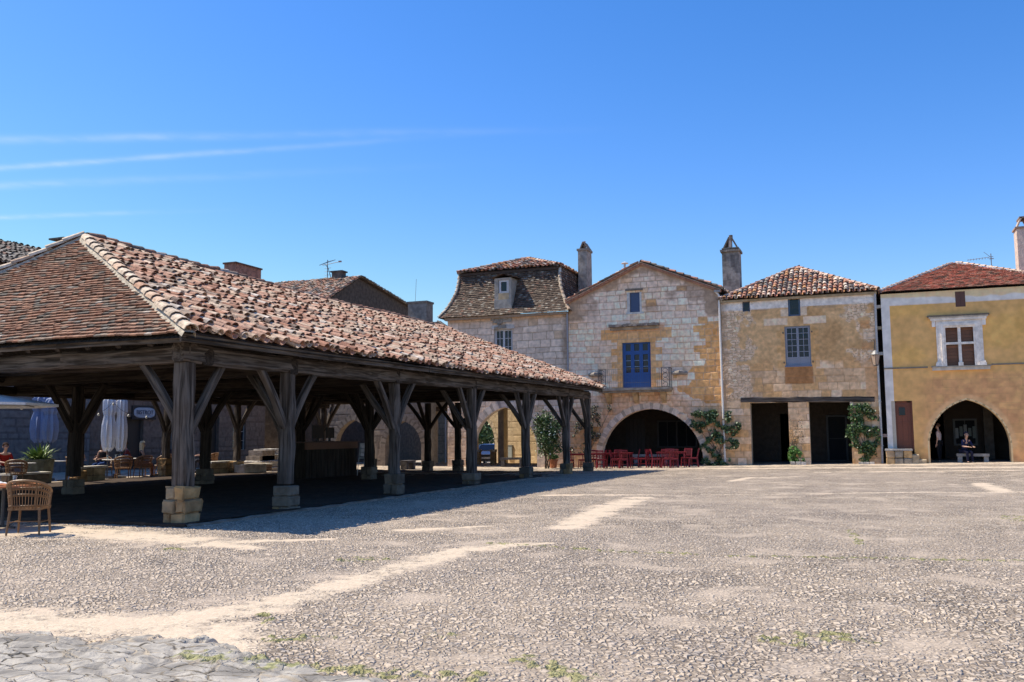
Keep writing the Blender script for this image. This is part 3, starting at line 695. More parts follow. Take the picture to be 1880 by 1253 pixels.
def shell(mb, X0, X1, Y0, Y1, zt, col, za=None, D=4.6, backopen=False, sidew=.38):
    """side walls, rear wall, floor over the arcade and arcade rear wall"""
    arcade_shade = (.075, .058, .045)  # near black lining: the arcade's shade put into the colour
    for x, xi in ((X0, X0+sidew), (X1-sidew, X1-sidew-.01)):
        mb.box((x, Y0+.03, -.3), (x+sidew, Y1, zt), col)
        if za: mb.box((xi, Y0+.55, -.3), (xi+.01, Y0+D, za), arcade_shade)
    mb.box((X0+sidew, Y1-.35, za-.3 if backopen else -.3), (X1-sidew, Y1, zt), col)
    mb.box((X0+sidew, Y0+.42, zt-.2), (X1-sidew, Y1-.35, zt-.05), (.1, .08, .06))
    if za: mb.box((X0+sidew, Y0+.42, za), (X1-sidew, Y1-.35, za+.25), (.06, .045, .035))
    if za and not backopen: mb.box((X0+sidew, Y0+D, -.3), (X1-sidew, Y0+D+.3, za), arcade_shade); mb.box((X0+sidew, Y0+.9, -.2), (X1-sidew, Y0+D, .06+float(gz((X0+X1)/2, Y0))), (.10, .085, .07))
# ================================================================ houses on the far side of the square
FY = 45.0
def F2(x, y, Y=FY): p = onY(x, y, Y); return float(p[0]), float(p[2])
def rail(mb, x0, x1, y0, y1, z0, z1, col):
    pass
def downpipe(parent, pts, r=.05, col=(.42, .40, .38)):
    m = MB(); m.tube(pts, r, 8, col)
    for i in range(3): t = (i+.6)/3; p = Vector(pts[-2])*(1-t)+Vector(pts[-1])*t; m.tube([p-Vector((0, 0, .03)), p+Vector((0, 0, .03))], r*1.35, 8, np.array(col)*.8)
    return m.build('downpipe', M_metal, parent)

# ---- house with the mansard roof
def house_mansard():
    X0, X1 = F2(822, 700)[0], -14.47; zt = 8.05
    h = thing('stone_house', 'pale ashlar house with tall brown mansard roof, one dormer and a wide open arch', 'house', ((X0+X1)/2, FY, 0))
    wx0, wz1 = F2(907, 605); wx1, _ = F2(941, 605); wz0 = 5.35
    hole = arch_pts(-18.1, -.3, .75, 1.85, 2.3)
    def topf(x): return np.full(np.shape(x), zt)
    def colf(X, Z):
        a, b, j = ashlar(X, Z, .36, .4, .85, 31)
        c = lerp((.47, .43, .385), (.62, .58, .53), a); c = lerp(c, (.50, .41, .30), (b > .84)*.8); c = lerp((.28, .23, .18), c, .25+.75*j)
        n = fbm(X*1.1, Z*.8, 40, 4); c = lerp(c, (.30, .26, .22), sst(n, .52, .72)*.65)
        c = lerp(c, (.44, .35, .25), sst(Z, 7.35, 7.9)*.75*(.4+.6*vn(X*3, Z, 2)))
        st = sst(Z-1.5*vn(X*1.2, X*0, 77), 1.2, 0); c = lerp(c, (.42, .33, .24), st*.5)
        c = lerp(c, (.22, .19, .16), sst(X, X1-.45, X1-.1)*.6)
        qn = sst(np.maximum(np.abs(X-(wx0+wx1)/2)-(wx1-wx0)/2, 0), .45, .2)*(Z > wz0)*(Z < wz1+.3); c = lerp(c, c*1.06, qn)
        c = np.clip(c*np.array((1.45, 1.22, 1.02)), 0, .93)
        return c, .012*j+.012*(a-.5)
    m = MB(); facade(m, X0, X1, -.35, topf, FY, colf, [('r', wx0, wx1, wz0, wz1), ('p', hole)])
    reveal(m, wx0, wx1, wz0, wz1, FY, .3, (.5, .46, .42)); arch_ring(m, hole, FY, .42, .45, [(.70, .58, .47), (.65, .53, .43), (.74, .62, .50)])
    m.box((X0, FY+.02, 3.4), (X0+.38, FY+8, zt), (.5, .45, .38)); m.box((X0, FY+.02, -.5), (X0+.38, FY+.7, 3.4), (.5, .42, .32)); m.box((X0, FY+7.3, -.5), (X0+.38, FY+8, 3.4), (.5, .42, .32)); m.box((X1-.38, FY+.03, -.3), (X1, FY+8, zt), (.46, .42, .36))
    m.box((X0+.38, FY+.42, 3.5), (X1-.38, FY+7.9, 3.75), (.12, .09, .07)); m.box((X0+.38, FY+7.6, 3.5), (X1-.38, FY+8, zt), (.3, .26, .2))
    m.box((-16.2, FY+.45, -.3), (X1-.38, FY+1.6, 3.5), (.50, .40, .27))
    wall = m.build('wall', M_stone, h)
    window(h, wx0, wx1, wz0, wz1, FY, 2, 4, (.55, .55, .56), 2, d=.12, fw=.06)
    m = MB(); m.box((wx0-.12, FY-.05, wz1-.01), (wx1+.12, FY+.02, wz1+.20), (.56, .52, .47)); m.build('window_lintel', M_stone, wall)
    # mansard
    Yt = FY+1.25; tl = F2(846, 502, Yt); tr = F2(1028, 490, Yt); bl = F2(806, 582, FY-.3); br = F2(1045, 573, FY-.3); zb = (bl[1]+br[1])/2; zT = (tl[1]+tr[1])/2
    BL = (bl[0], FY-.3, zb); BR = (br[0], FY-.3, zb); TL = (tl[0], Yt, zT); TR = (tr[0], Yt, zT); Yb = FY+7.6
    BRb = (br[0], Yb+.4, zb); TRb = (tr[0], Yb-1.3, zT); BLb = (bl[0], Yb+.4, zb); TLb = (tl[0], Yb-1.3, zT)
    cxm = (tl[0]+tr[0])/2
    def bell(P):
        P = P.copy(); t = np.clip((P[:, 2]-zb)/(zT-zb), 0, 1); s = np.sin(math.pi*t)*.26
        fr = P[:, 1] < Yt+.3; P[:, 1] += s*np.clip(1-(P[:, 1]-FY)/1.6, 0, 1)
        P[:, 0] -= np.sign(P[:, 0]-cxm)*s*np.clip(np.abs(P[:, 0]-cxm)-2.2, 0, 1); return P
    m = MB(); roof_plane(m, [BL, BR, TR, TL], 'flat', PAL_DARK, .17, .125, bell, dh=.008, base=(.05, .04, .03))
    roof = m.build('roof', M_tile, h)
    m = MB(); roof_plane(m, [BR, BRb, TRb, TR], 'flat', PAL_DARK, .17, .14, bell, dh=.008, base=(.05, .04, .03)); roof_plane(m, [BLb, BL, TL, TLb], 'flat', PAL_DARK, .2, .16, bell); m.build('side_slope', M_tile, roof)
    m = MB(); pale = [((.45, .36, .27), 3), ((.38, .27, .19), 2), ((.55, .46, .36), 1)]
    hip_caps(m, BL, TL, pale, .09, .3, bell, (.36, .29, .22)); m.build('hip_tiles', M_tile, roof); m = MB(); hip_caps(m, BR, TR, pale, .09, .3, bell, (.36, .29, .22)); m.build('hip_tiles', M_tile, roof)
    e = .28; z2 = zT-.02; apx = F2(968, 478, FY+3.6)
    A = (tl[0]-e*.3, Yt-e, z2); B = (tr[0]+e*.3, Yt-e, z2); Cc = (tr[0]+e*.3, Yb-1, z2); Dd = (tl[0]-e*.3, Yb-1, z2); Ap = (apx[0], FY+3.6, apx[1]+.05)
    m = MB(); roof_plane(m, [A, B, Ap], 'canal', PAL_MIX, .24, .36, None); roof_plane(m, [B, Cc, Ap], 'canal', PAL_MIX, .24, .36); roof_plane(m, [Cc, Dd, Ap], 'canal', PAL_MIX, .3, .4); roof_plane(m, [Dd, A, Ap], 'canal', PAL_MIX, .24, .36)
    up = m.build('upper_roof', M_tile, roof); m = MB(); hip_caps(m, A, Ap, PAL_MIX, .11, .36, None, (.4, .33, .26)); m.build('hip_tiles', M_tile, up); m = MB(); hip_caps(m, B, Ap, PAL_MIX, .11, .36, None, (.4, .33, .26)); m.build('hip_tiles', M_tile, up)
    m = MB(); m.box((A[0]+.1, A[1]+.08, z2-.16), (B[0]-.1, A[1]+.3, z2-.02), (.08, .06, .05)); m.box((B[0]-.2, A[1]+.1, z2-.16), (B[0]-.05, Yb-1, z2-.02), (.08, .06, .05)); m.build('cornice', M_stone, up)
    # eaves board
    m = MB(); m.box((X0-.1, FY-.22, zb-.16), (X1+.02, FY+.1, zb-.02), (.36, .26, .18)); m.build('cornice', M_stone, roof)
    # dormer
    dx0, dz0 = F2(908, 600); dx1, _ = F2(940, 600); _, dzt = F2(908, 512); wx0_, wz1_ = F2(916, 515); wx1_, wz0_ = F2(934, 538); yd = FY-.06
    dcol = (.36, .33, .28)
    m = MB(); m.box((dx0, yd, dz0+.2), (dx1, FY+1.3, wz0_-.35), dcol, .01)
    m.box((dx0+.02, yd+.02, wz0_-.35), (wx0_-.02, FY+1.9, dzt), dcol); m.box((wx1_+.02, yd+.02, wz0_-.35), (dx1-.02, FY+1.9, dzt), dcol); m.box((wx0_-.02, yd+.02, wz0_-.35), (wx1_+.02, FY+.5, wz0_), (.47, .36, .22)); m.box((wx0_-.02, yd+.02, wz1_), (wx1_+.02, FY+1.8, dzt), dcol)
    for k in range(9): m.cbox((random.uniform(dx0-.1, dx1+.1), yd-.01, dz0+random.uniform(-.1, .5)), (.12, .03, .08), (.30, .26, .21), jit=.03)
    dm = m.build('dormer', M_stone, h); window(dm, wx0_, wx1_, wz0_, wz1_, yd, 1, 1, (.62, .62, .62), 1, d=.08, fw=.06)
    m = MB(); roof_plane(m, [(dx0-.12, yd-.1, dzt), (dx0-.12, yd-.1+2.4, dzt+.1), ((dx0+dx1)/2, yd+2.3, dzt+.32), ((dx0+dx1)/2, yd-.1, dzt+.25)], 'flat', PAL_DARK, .16, .14)
    roof_plane(m, [(dx1+.12, yd-.1, dzt), (dx1+.12, yd-.1+2.4, dzt+.1), ((dx0+dx1)/2, yd+2.3, dzt+.32), ((dx0+dx1)/2, yd-.1, dzt+.25)], 'flat', PAL_DARK, .16, .14); m.build('dormer_roof', M_tile, dm)
    downpipe(h, [(X1+.02, FY-.12, zb-.1), (X1+.05, FY-.1, .1)], .045, (.33, .32, .33))
    cx_, cz_ = F2(1072, 458, FY+4.2); cc = (.30, .27, .235)
    m = MB(); m.box((cx_-.30, FY+3.95, 8), (cx_+.24, FY+4.95, cz_), cc, .01); m.box((cx_-.35, FY+3.9, cz_-.12), (cx_+.29, FY+5.0, cz_), (.24, .21, .18))
    m.bar((cx_-.2, FY+4.45, cz_+.0), (cx_-.02, FY+4.45, cz_+.42), .8, .06, (.26, .2, .16)); m.bar((cx_+.26, FY+4.45, cz_+.0), (cx_+.0, FY+4.45, cz_+.42), .8, .06, (.26, .2, .16)); m.tube([(cx_-.02, FY+4.4, cz_), (cx_-.02, FY+4.4, cz_+.5)], .07, 8, (.45, .36, .3))
    m.build('chimney', M_rough, roof)
house_mansard()

# ---- gabled house with blue balcony door
def house_gable():
    X0, X1 = -14.42, -6.55; ax, azz = F2(1178, 486); zl = F2(1050, 555)[1]; zr = F2(1320, 533)[1]
    h = thing('stone_house', 'gabled white limestone house with blue balcony door above a wide round arch', 'house', ((X0+X1)/2, FY, 0))
    def topf(x):
        x = np.asarray(x, float); return np.where(x < ax, zl+(azz-zl)*(x-X0)/(ax-X0), azz+(zr-azz)*(x-ax)/(X1-ax))
    dx0, dz1 = F2(1142, 630); dx1, dz0 = F2(1196, 713); sx0, sz1 = F2(1156, 538); sx1, sz0 = F2(1175, 573)
    acx = -10.16; hole = arch_pts(acx, -.4, .15, 2.62, 2.68, 26)
    def colf(X, Z):
        a, b, j = ashlar(X, Z, .315, .28, .72, 5)
        base = lerp((.56, .52, .475), (.72, .685, .64), a); base = lerp(base, (.56, .46, .34), ((b > .80) & (b < .9))*.75); base = lerp(base, (.50, .34, .16), (b > .975)*.9)
        # ochre replacement blocks round the balcony door and in the right hand corner
        dd = np.maximum(np.abs(X-(dx0+dx1)/2)-(dx1-dx0)/2, 0); toot = .28+.30*(np.floor(Z/.33) % 2)
        q = (dd < toot) & (Z > 3.9) & (Z < dz1+.72) | ((Z > dz1+.15) & (Z < dz1+.72) & (dd < 1.1)); base = lerp(base, lerp((.52, .33, .14), (.60, .42, .22), a), q*.92)
        edge = X1-.75-.55*(np.floor(Z/.33) % 3)*.5-.9*sst(Z, 5.2, 3.8)*sst(Z, 2.9, 3.8)
        q = (X > edge) & (Z < 7.1) & (Z > 3.05); base = lerp(base, lerp((.50, .30, .12), (.60, .40, .18), a), q*(b > .06)*.95)
        q = (Z > 4.35) & (Z < 4.62) & (X > dx1) & (X < dx1+1.3) & (b > .3); base = lerp(base, (.42, .33, .19), q*.9)
        n = fbm(X*1.6, Z*1.6, 51, 4)
        c = lerp(lerp((.42, .35, .27), (.30, .25, .20), sst(Z, 7.4, 8.2)), base, .22+.78*j)
        tp = topf(X)-Z; m1 = sst(tp+.9*(n-.5), .55, .15); m2 = sst(X-(X1-1.15)-2.0*(n-.5)+.35*(Z-8.2), -.1, .25)*sst(Z, 7.25, 7.5)
        m3 = sst(.75-(X-X0)+1.6*(n-.5), -.1, .25)*sst(Z, 7.35, 7.6); gm = np.clip(m1+m2+m3, 0, 1)
        c = lerp(c, lerp((.27, .235, .195), (.38, .335, .28), vn(X*5, Z*5, 8)), gm)
        c = lerp(c, (.24, .20, .165), sst(fbm(X*.9, Z*1.5, 63, 4), .50, .66)*sst(Z, 6.9, 8.4)*.7*(1-gm*.5))
        # browner weathering low down, and a browner band under the stone hood
        br = sst(Z+.5*(n-.5), 3.7, 2.9); c = lerp(c, c*np.array((.86, .75, .62)), br*.8)
        c = lerp(c, (.44, .31, .17), sst(fbm(X*1.3+4, Z*.8, 71, 3), .5, .66)*sst(Z, 4.2, 3.3)*.5)
        q = (X > dx0-.5) & (X < dx1+.75) & (Z > dz1+.55) & (Z < dz1+.98); c = lerp(c, (.46, .345, .25), q*(.5+.4*n))
        c = lerp(c, c*np.array((1, .93, .84)), sst(fbm(X*.7, Z*.5, 14, 3), .42, .62)*.8)
        c = c*(.9+.2*vn(X*9, Z*9, 3))[..., None]
        dep = (.014*j+.016*(a-.5))*(1-gm)+.03*gm
        c = np.clip(c*np.array((1.56, 1.24, 1.0)), 0, .93)
        return c, dep
    m = MB(); facade(m, X0, X1, -.4, topf, FY, colf, [('r', dx0, dx1, dz0, dz1), ('r', sx0, sx1, sz0, sz1), ('p', hole)], .042)
    reveal(m, dx0, dx1, dz0, dz1, FY, .3, (.50, .38, .22)); reveal(m, sx0, sx1, sz0, sz1, FY, .25, (.5, .46, .42))
    arch_ring(m, hole, FY, .30, .5, [(.80, .63, .47), (.84, .67, .51), (.77, .60, .43), (.81, .64, .47)], .02)
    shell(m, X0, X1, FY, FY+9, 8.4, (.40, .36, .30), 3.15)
    wall = m.build('wall', M_stone, h)
    m = MB()
    for a, b in ((sx0-.14, sx0), (sx1, sx1+.1)): m.box((a, FY-.03, sz0), (b, FY+.02, sz1), (.62, .58, .52), .004)
    m.box((sx0-.2, FY-.05, sz0-.1), (sx1+.2, FY+.02, sz0), (.62, .58, .52)); m.box((sx0-.22, FY-.10, sz1+.10), (sx1+.18, FY+.02, sz1+.17), (.20, .17, .14)); m.build('window_surround', M_stone, wall)
    hx0, hz = F2(1120, 602); hx1, _ = F2(1211, 602)
    m = MB(); n = 14
    for i in range(n):
        a = hx0+(hx1-hx0)*i/n; m.box((a, FY-.30+random.uniform(-.03, .03), hz-.02+random.uniform(-.01, .02)), (a+(hx1-hx0)/n, FY+.02, hz+.10+random.uniform(-.02, .03)), np.array((.22, .18, .15))*random.uniform(.8, 1.3), .008)
    m.box((hx0+.03, FY-.14, hz-.18), (hx1-.03, FY+.02, hz-.02), (.42, .32, .22), .006); m.build('stone_hood', M_rough, wall)
    # small window shutter
    m = MB(); m.box((sx0+.01, FY+.06, sz0), (sx1-.01, FY+.11, sz1), (.055, .085, .16)); m.box((sx0+.04, FY+.05, sz0+.05), (sx1-.04, FY+.06, sz0+.12), (.07, .1, .18)); m.build('shutter', M_paint, h)
    # balcony door: three leaves, toplights
    bl = (.022, .088, .28); m = MB(); y = FY+.1; fw = .07; zt = dz1-.52
    m.box((dx0, y, dz0), (dx0+fw, y+.08, dz1), bl); m.box((dx1-fw, y, dz0), (dx1, y+.08, dz1), bl); m.box((dx0+fw, y, dz1-fw), (dx1-fw, y+.08, dz1), bl); m.box((dx0+fw, y-.01, zt), (dx1-fw, y+.08, zt+.09), bl)
    w_ = (dx1-dx0-2*fw)/3; dobj = None
    for i in range(3):
        a = dx0+fw+i*w_; b = a+w_
        for u0, u1 in ((a+.003, a+.09), (b-.09, b-.003)): m.box((u0, y-.012, dz0), (u1, y+.06, zt-.002), bl); m.box((u0, y-.005, zt+.092), (u1, y+.06, dz1-fw-.002), bl)
        m.box((a+.09, y-.008, dz0), (b-.09, y+.05, dz0+.72), np.array(bl)*.9); m.box((a+.09, y-.01, dz0+.72), (b-.09, y+.055, dz0+.82), bl); m.box((a+.09, y-.01, zt-.1), (b-.09, y+.055, zt-.002), bl)
        for r in (1, 2): zz_ = dz0+.82+(zt-.92-dz0)*r/3; m.box((a+.09, y, zz_-.012), (b-.09, y+.04, zz_+.012), (.25, .35, .5))
    dobj = m.build('balcony_door', M_paint, h); g = MB(); g.box((dx0+fw, y+.045, dz0+.8), (dx1-fw, y+.05, dz1-fw), (.02, .02, .03)); g.build('pane', M_glass, dobj)
    # balcony
    bx0, bz = F2(1104, 716); bx1, _ = F2(1236, 716); m = MB()
    m.box((bx0, FY-.78, bz-.10), (bx1, FY+.0, bz+.02), (.40, .33, .25), .008); m.box((bx0+.05, FY-.7, bz-.2), (bx1-.05, FY+.0, bz-.10), (.33, .25, .17), .01)
    bal = m.build('balcony', M_rough, h)
    for t in (.12, .5, .88):
        m = MB(); xb = bx0+(bx1-bx0)*t; m.prism([(0, 0)]*0 or [(xb-.11, bz-.2), (xb+.11, bz-.2), (xb+.11, bz-.45), (xb-.11, bz-.75)], FY-.05, FY+.0, (.45, .33, .18))
        m.add([[xb-.11, FY, bz-.2], [xb-.11, FY-.6, bz-.2], [xb-.11, FY-.5, bz-.34], [xb-.11, FY-.12, bz-.7], [xb-.11, FY, bz-.75], [xb+.11, FY, bz-.2], [xb+.11, FY-.6, bz-.2], [xb+.11, FY-.5, bz-.34], [xb+.11, FY-.12, bz-.7], [xb+.11, FY, bz-.75]],
              [(0, 1, 2, 3, 4), (9, 8, 7, 6, 5), (1, 6, 7, 2), (2, 7, 8, 3), (3, 8, 9, 4)], (.47, .34, .19)); m.build('bracket', M_rough, bal)
    m = MB(); ir = (.035, .035, .04); rz_ = bz+1.0; yf = FY-.72
    # wrought iron: only slim panels at both ends and low front frieze
    for xx in (bx0+.05, bx1-.05):
        for yy in (yf, yf+.22, yf+.46, FY-.06): m.tube([(xx, yy, bz), (xx, yy, rz_)], .012, 5, ir)
        m.tube([(xx, yf, rz_), (xx, FY, rz_)], .018, 5, ir)
    for xa, xb in ((bx0+.05, bx0+.42), (bx1-.42, bx1-.05)):
        for zz_ in (bz+.05, rz_): m.tube([(xa, yf, zz_), (xb, yf, zz_)], .018, 5, ir)
        for xx in (xa, xb): m.tube([(xx, yf, bz), (xx, yf, rz_)], .02, 5, ir)
        for k in range(4):
            c0 = Vector(((xa+xb)/2, yf, bz+.16+k*.23)); m.tube([c0+Vector((.12*math.cos(t)*(1 if k % 2 else -1), 0, .105*math.sin(t))) for t in np.linspace(0, 5.6, 12)], .012, 4, ir)
    nb = 26
    for i in range(nb+1): xx = bx0+.42+(bx1-bx0-.84)*i/nb; m.tube([(xx, yf, bz), (xx, yf, bz+.95)], .0035, 4, ir, False)
    for zz_ in (bz+.05, bz+.28, rz_-.02): m.tube([(bx0+.42, yf, zz_), (bx1-.42, yf, zz_)], .006, 4, ir)
    m.build('railing', M_metal, bal)
    # stone spouts either side
    for px0, px1, py_ in ((1083, 1106, 689), (1236, 1262, 686)):
        a = F2(px0, py_); b = F2(px1, py_); m = MB(); m.tube([(a[0], FY-.05, a[1]), ((a[0]+b[0])/2, FY-.28, a[1]+.02), (b[0], FY-.05, b[1]+.02)], [.09, .12, .09], 8, (.30, .26, .22)); m.build('stone_spout', M_rough, h)
    # roof
    ov = .14; yb = FY+9
    Lr = (X0-.12, FY-ov, zl+.02); Rr = (X1+.12, FY-ov, zr+.02); Rg = (ax, FY-ov, azz+.10); Lb = (X0-.12, yb, zl+.02); Rb = (X1+.12, yb, zr+.02); Rgb = (ax, yb, azz+.10)
    m = MB(); roof_plane(m, [Lb, Lr, Rg, Rgb], 'canal', PAL_MIX, .25, .36, None); roof_plane(m, [Rr, Rb, Rgb, Rg], 'canal', PAL_RED+PAL_GREY, .25, .36); roof = m.build('roof', M_tile, h)
    m = MB()
    for p, q in ((Lr, Rg), (Rr, Rg)):
        a = Vector(p)+Vector((0, .06, -.10)); b = Vector(q)+Vector((0, .06, -.10)); m.bar(a, b, .14, .09, (.40, .20, .13)); m.bar(a+Vector((0, -.03, .08)), b+Vector((0, -.03, .08)), .2, .03, (.50, .36, .27))
    m.build('verge_tiles', M_tile, roof)
    m = MB(); hip_caps(m, Rgb, Rg, PAL_MIX, .12, .36, None, (.4, .33, .27)); m.build('ridge_tiles', M_tile, roof)
    vx, vz = F2(1147, 487, FY+2); m = MB(); m.tube([(vx, FY+2, vz-.6), (vx, FY+2, vz+.05)], .06, 8, (.5, .5, .5)); m.lathe((vx, FY+2, vz+.05), [(.05, 0), (.2, .02), (.2, .05), (0, .14)], 10, (.55, .55, .55)); m.build('roof_vent', M_metal, roof)
    gx, _ = F2(1322, 600); m = MB(); m.tube([(gx-.15, FY-.12, zr-.1), (gx, FY-.1, zr-.28), (gx+.03, FY-.1, 3), (gx+.06, FY-.1, .02)], .055, 8, (.78, .72, .64)); m.box((gx-.22, FY-.22, zr-.12), (gx+.08, FY+.02, zr-.02), (.3, .29, .28)); m.build('downpipe', M_metal, h)
    # inside the arcade: doorway and shop window in the back wall, coloured near black for the shade
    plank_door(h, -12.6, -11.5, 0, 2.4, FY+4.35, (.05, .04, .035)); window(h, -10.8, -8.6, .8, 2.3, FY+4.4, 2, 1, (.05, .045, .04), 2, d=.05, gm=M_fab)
house_gable()

# ---- rendered house with oak lintel over two shop openings
def house_lintel():
    X0, X1 = -6.47, .66; zt = 8.02
    h = thing('rendered_house', 'ochre rendered stone house with grey window and dark oak lintel over two square openings', 'house', ((X0+X1)/2, FY, 0))
    wx0, wz1 = F2(1440, 600); wx1, wz0 = F2(1490, 670); ux0, uz1 = F2(1446, 544); ux1, uz0 = F2(1470, 580); mx0, mz1 = F2(1363, 555); mx1, mz0 = F2(1377, 572)
    bz0 = 3.03; o1 = (F2(1379, 800)[0], F2(1449, 800)[0]); o2 = (F2(1487, 800)[0], F2(1563, 800)[0])
    def topf(x): return zt+.05*(np.asarray(x, float)-X0)/(X1-X0)
    def colf(X, Z):
        n = fbm(X*1.4, Z*1.4, 91, 5); n2 = fbm(X*.8+9, Z*.9, 95, 4)
        ren = lerp((.43, .32, .19), (.54, .425, .27), n); ren = lerp(ren, (.34, .235, .125), sst(n2, .52, .72)*.6)
        a, b, j = ashlar(X, Z, .36, .35, .9, 77, .018); ash = lerp((.42, .335, .245), (.56, .47, .36), a); ash = lerp(ash, (.46, .33, .18), (b > .8)*.8); ash = lerp(ash, (.60, .55, .49), (b < .16)*.7); ash = lerp((.33, .255, .18), ash, .35+.65*j)
        r1, rj = rubble(X, Z, 5.0, 12); rub = lerp((.46, .40, .33), (.63, .58, .51), r1); rub = lerp((.30, .24, .17), rub, .25+.75*rj)
        c = ren; dep = np.full(X.shape, .03)
        lo = sst(Z+.7*(n-.5)-.5*(n2-.5), 4.95, 4.65); c = lerp(c, ash, lo); dep = dep*(1-lo)+.012*j*lo
        lf = sst(X0+1.25-X+2.2*(n-.5), -.08, .12)*sst(Z, 3.0, 3.4); rt = sst(X-(X1-1.1)+2.0*(n-.5), -.08, .12)*sst(Z, 4.6, 5.0); rr = np.clip(lf+rt, 0, 1)
        rr *= sst(fbm(X*2.2, Z*2.2, 44, 3), .34, .42)
        c = lerp(c, rub, rr); dep = dep*(1-rr)+.022*rj*rr
        for (a0, a1, b0, b1, col) in ((wx0-.95, wx0+.15, wz1+.08, wz1+.42, (.60, .55, .49)), (wx1-.3, wx1+.75, wz1+.08, wz1+.44, (.60, .55, .49)), (wx0-.05, wx1+.05, wz0-.9, wz0-.02, (.27, .155, .075)), (ux0-.35, ux0, uz0, uz0+.35, (.55, .52, .47)), (ux1, ux1+.3, uz0, uz0+.4, (.53, .5, .45)),
                                     (X1-.6, X1-.05, 3.2, 4.6, (.44, .32, .21)), (X1-.75, X1-.3, 6.4, 6.8, (.42, .28, .16)), (X1-.7, X1-.25, 5.4, 5.75, (.44, .3, .18)), (X1-.6, X1, 5.9, 6.2, (.55, .5, .44))):
            q = sst(X, a0-.02, a0+.03)*sst(-X, -a1-.02, -a1+.03)*sst(Z, b0-.02, b0+.03)*sst(-Z, -b1-.02, -b1+.03); c = lerp(c, np.array(col)*(.85+.3*n[..., None]), q*.95)
        dd = np.maximum(np.abs(X-(wx0+wx1)/2)-(wx1-wx0)/2, 0); q = (dd < .18+.2*(np.floor(Z/.36) % 2)) & (Z > wz0-.1) & (Z < wz1); c = lerp(c, (.47, .33, .17), q*.7)
        wb = sst(Z+.06*(n-.5), 7.58, 7.62); c = lerp(c, (.55, .64, .76), wb*.95)
        c = lerp(c, (.30, .24, .18), sst(fbm(X*1.1, Z*3, 19, 4), .5, .68)*sst(Z, 7.0, 7.5)*(1-wb)*.6)
        c = lerp(c, (.27, .235, .20), sst(X0+.35-X, 0, .25)*.6)
        c = c*(.88+.24*vn(X*8, Z*8, 5))[..., None]
        c = np.clip(c*np.array((1.60, 1.27, 0.97)), 0, .93)
        return c, dep
    m = MB(); facade(m, X0, X1, -.3, topf, FY, colf, [('r', wx0, wx1, wz0, wz1), ('r', ux0, ux1, uz0, uz1), ('r', mx0, mx1, mz0, mz1), ('r', o1[0], o1[1], -.3, bz0), ('r', o2[0], o2[1], -.3, bz0)])
    for r in ((wx0, wx1, wz0, wz1), (ux0, ux1, uz0, uz1), (mx0, mx1, mz0, mz1)): reveal(m, *r, FY, .28, (.47, .37, .25))
    for r in (o1, o2): reveal(m, r[0], r[1], -.3, bz0, FY, .5, (.50, .41, .30), False)
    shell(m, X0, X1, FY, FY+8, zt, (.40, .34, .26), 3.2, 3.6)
    wall = m.build('wall', M_stone, h)
    bx0, _ = F2(1360, 735); bx1, _ = F2(1606, 735)
    beam('oak_lintel', (bx0, FY+.12, 3.19), (bx1, FY+.12, 3.10), .34, .27, M_oak, h, jit=.012)
    m = MB(); lc = (.26, .225, .19); m.box((ux0-.16, FY-.06, uz1+.0), (ux1+.14, FY+.03, uz1+.09), lc, .01); m.build('window_lintel', M_rough, wall)
    gw = (.30, .31, .36); window(h, wx0, wx1, wz0, wz1, FY, 2, 5, gw, 2, d=.05, fw=.055, zpanel=.30)
    m = MB(); m.box((wx0-.03, FY-.05, wz0-.08), (wx1+.03, FY+.08, wz0), (.16, .19, .27)); m.build('window_sill', M_paint, h)
    u = window(h, ux0, ux1, uz0, uz1, FY, 1, 1, (.10, .16, .26), 1, d=.06, fw=.04); u2 = window(h, mx0, mx1, mz0, mz1, FY, 1, 1, (.10, .13, .2), 1, d=.1, fw=.03)
    m = MB()
    for zz_ in (wz0+.1, wz1-.35):
        for xx in (wx0-.09, wx1+.05): m.box((xx, FY-.06, zz_), (xx+.05, FY+.0, zz_+.08), (.05, .05, .05))
    m.build('shutter_hinges', M_metal, wall)
    ov = .22; ap = F2(1462, 493, FY+3.3); yb = FY+8.3; Ap = (ap[0], FY+3.3, ap[1]); Ab = (ap[0], yb-3.0, ap[1]); ze = zt+.12
    A = (X0-.03, FY-ov, ze); B = (X1+.12, FY-ov, ze+.02); Cc = (X1+.12, yb, ze); Dd = (X0-.03, yb, ze)
    m = MB(); roof_plane(m, [A, B, Ap], 'canal', PAL_MIX, .235, .36, None, dh=.01, yaw=.02); roof_plane(m, [B, Cc, Ab, Ap], 'canal', PAL_MIX, .25, .36); roof_plane(m, [Dd, A, Ap, Ab], 'canal', PAL_MIX, .25, .36); roof_plane(m, [Cc, Dd, Ab], 'canal', PAL_MIX, .3, .4); roof = m.build('roof', M_tile, h)
    m = MB(); pk = [((.52, .36, .28), 3), ((.58, .42, .33), 2), ((.45, .24, .17), 2)]; hip_caps(m, B, Ap, pk, .10, .36, None, (.5, .36, .29)); m.build('hip_tiles', M_tile, roof); m = MB(); hip_caps(m, A, Ap, pk, .10, .36, None, (.4, .33, .26)); m.build('hip_tiles', M_tile, roof)
    m = MB(); m.box((X0, FY-.16, zt-.02), (X1+.05, FY+.1, zt+.09), (.45, .33, .20), .004); m.build('cornice', M_stone, roof)
    cx0, cz = F2(1325, 458, FY+1.6); cx1, _ = F2(1356, 458, FY+1.6); cc = (.28, .25, .22)
    m = MB(); seg = 10
    for i in range(seg):
        za, zb_ = 7.8+(cz-7.8)*i/seg, 7.8+(cz-7.8)*(i+1)/seg
        for k in range(4): xa = cx0+(cx1-cx0)*k/4; m.box((xa, FY+1.6, za), (xa+(cx1-cx0)/4, FY+2.5, zb_), np.array(cc)*random.uniform(.72, 1.35)*(1 if i < 7 else .85))
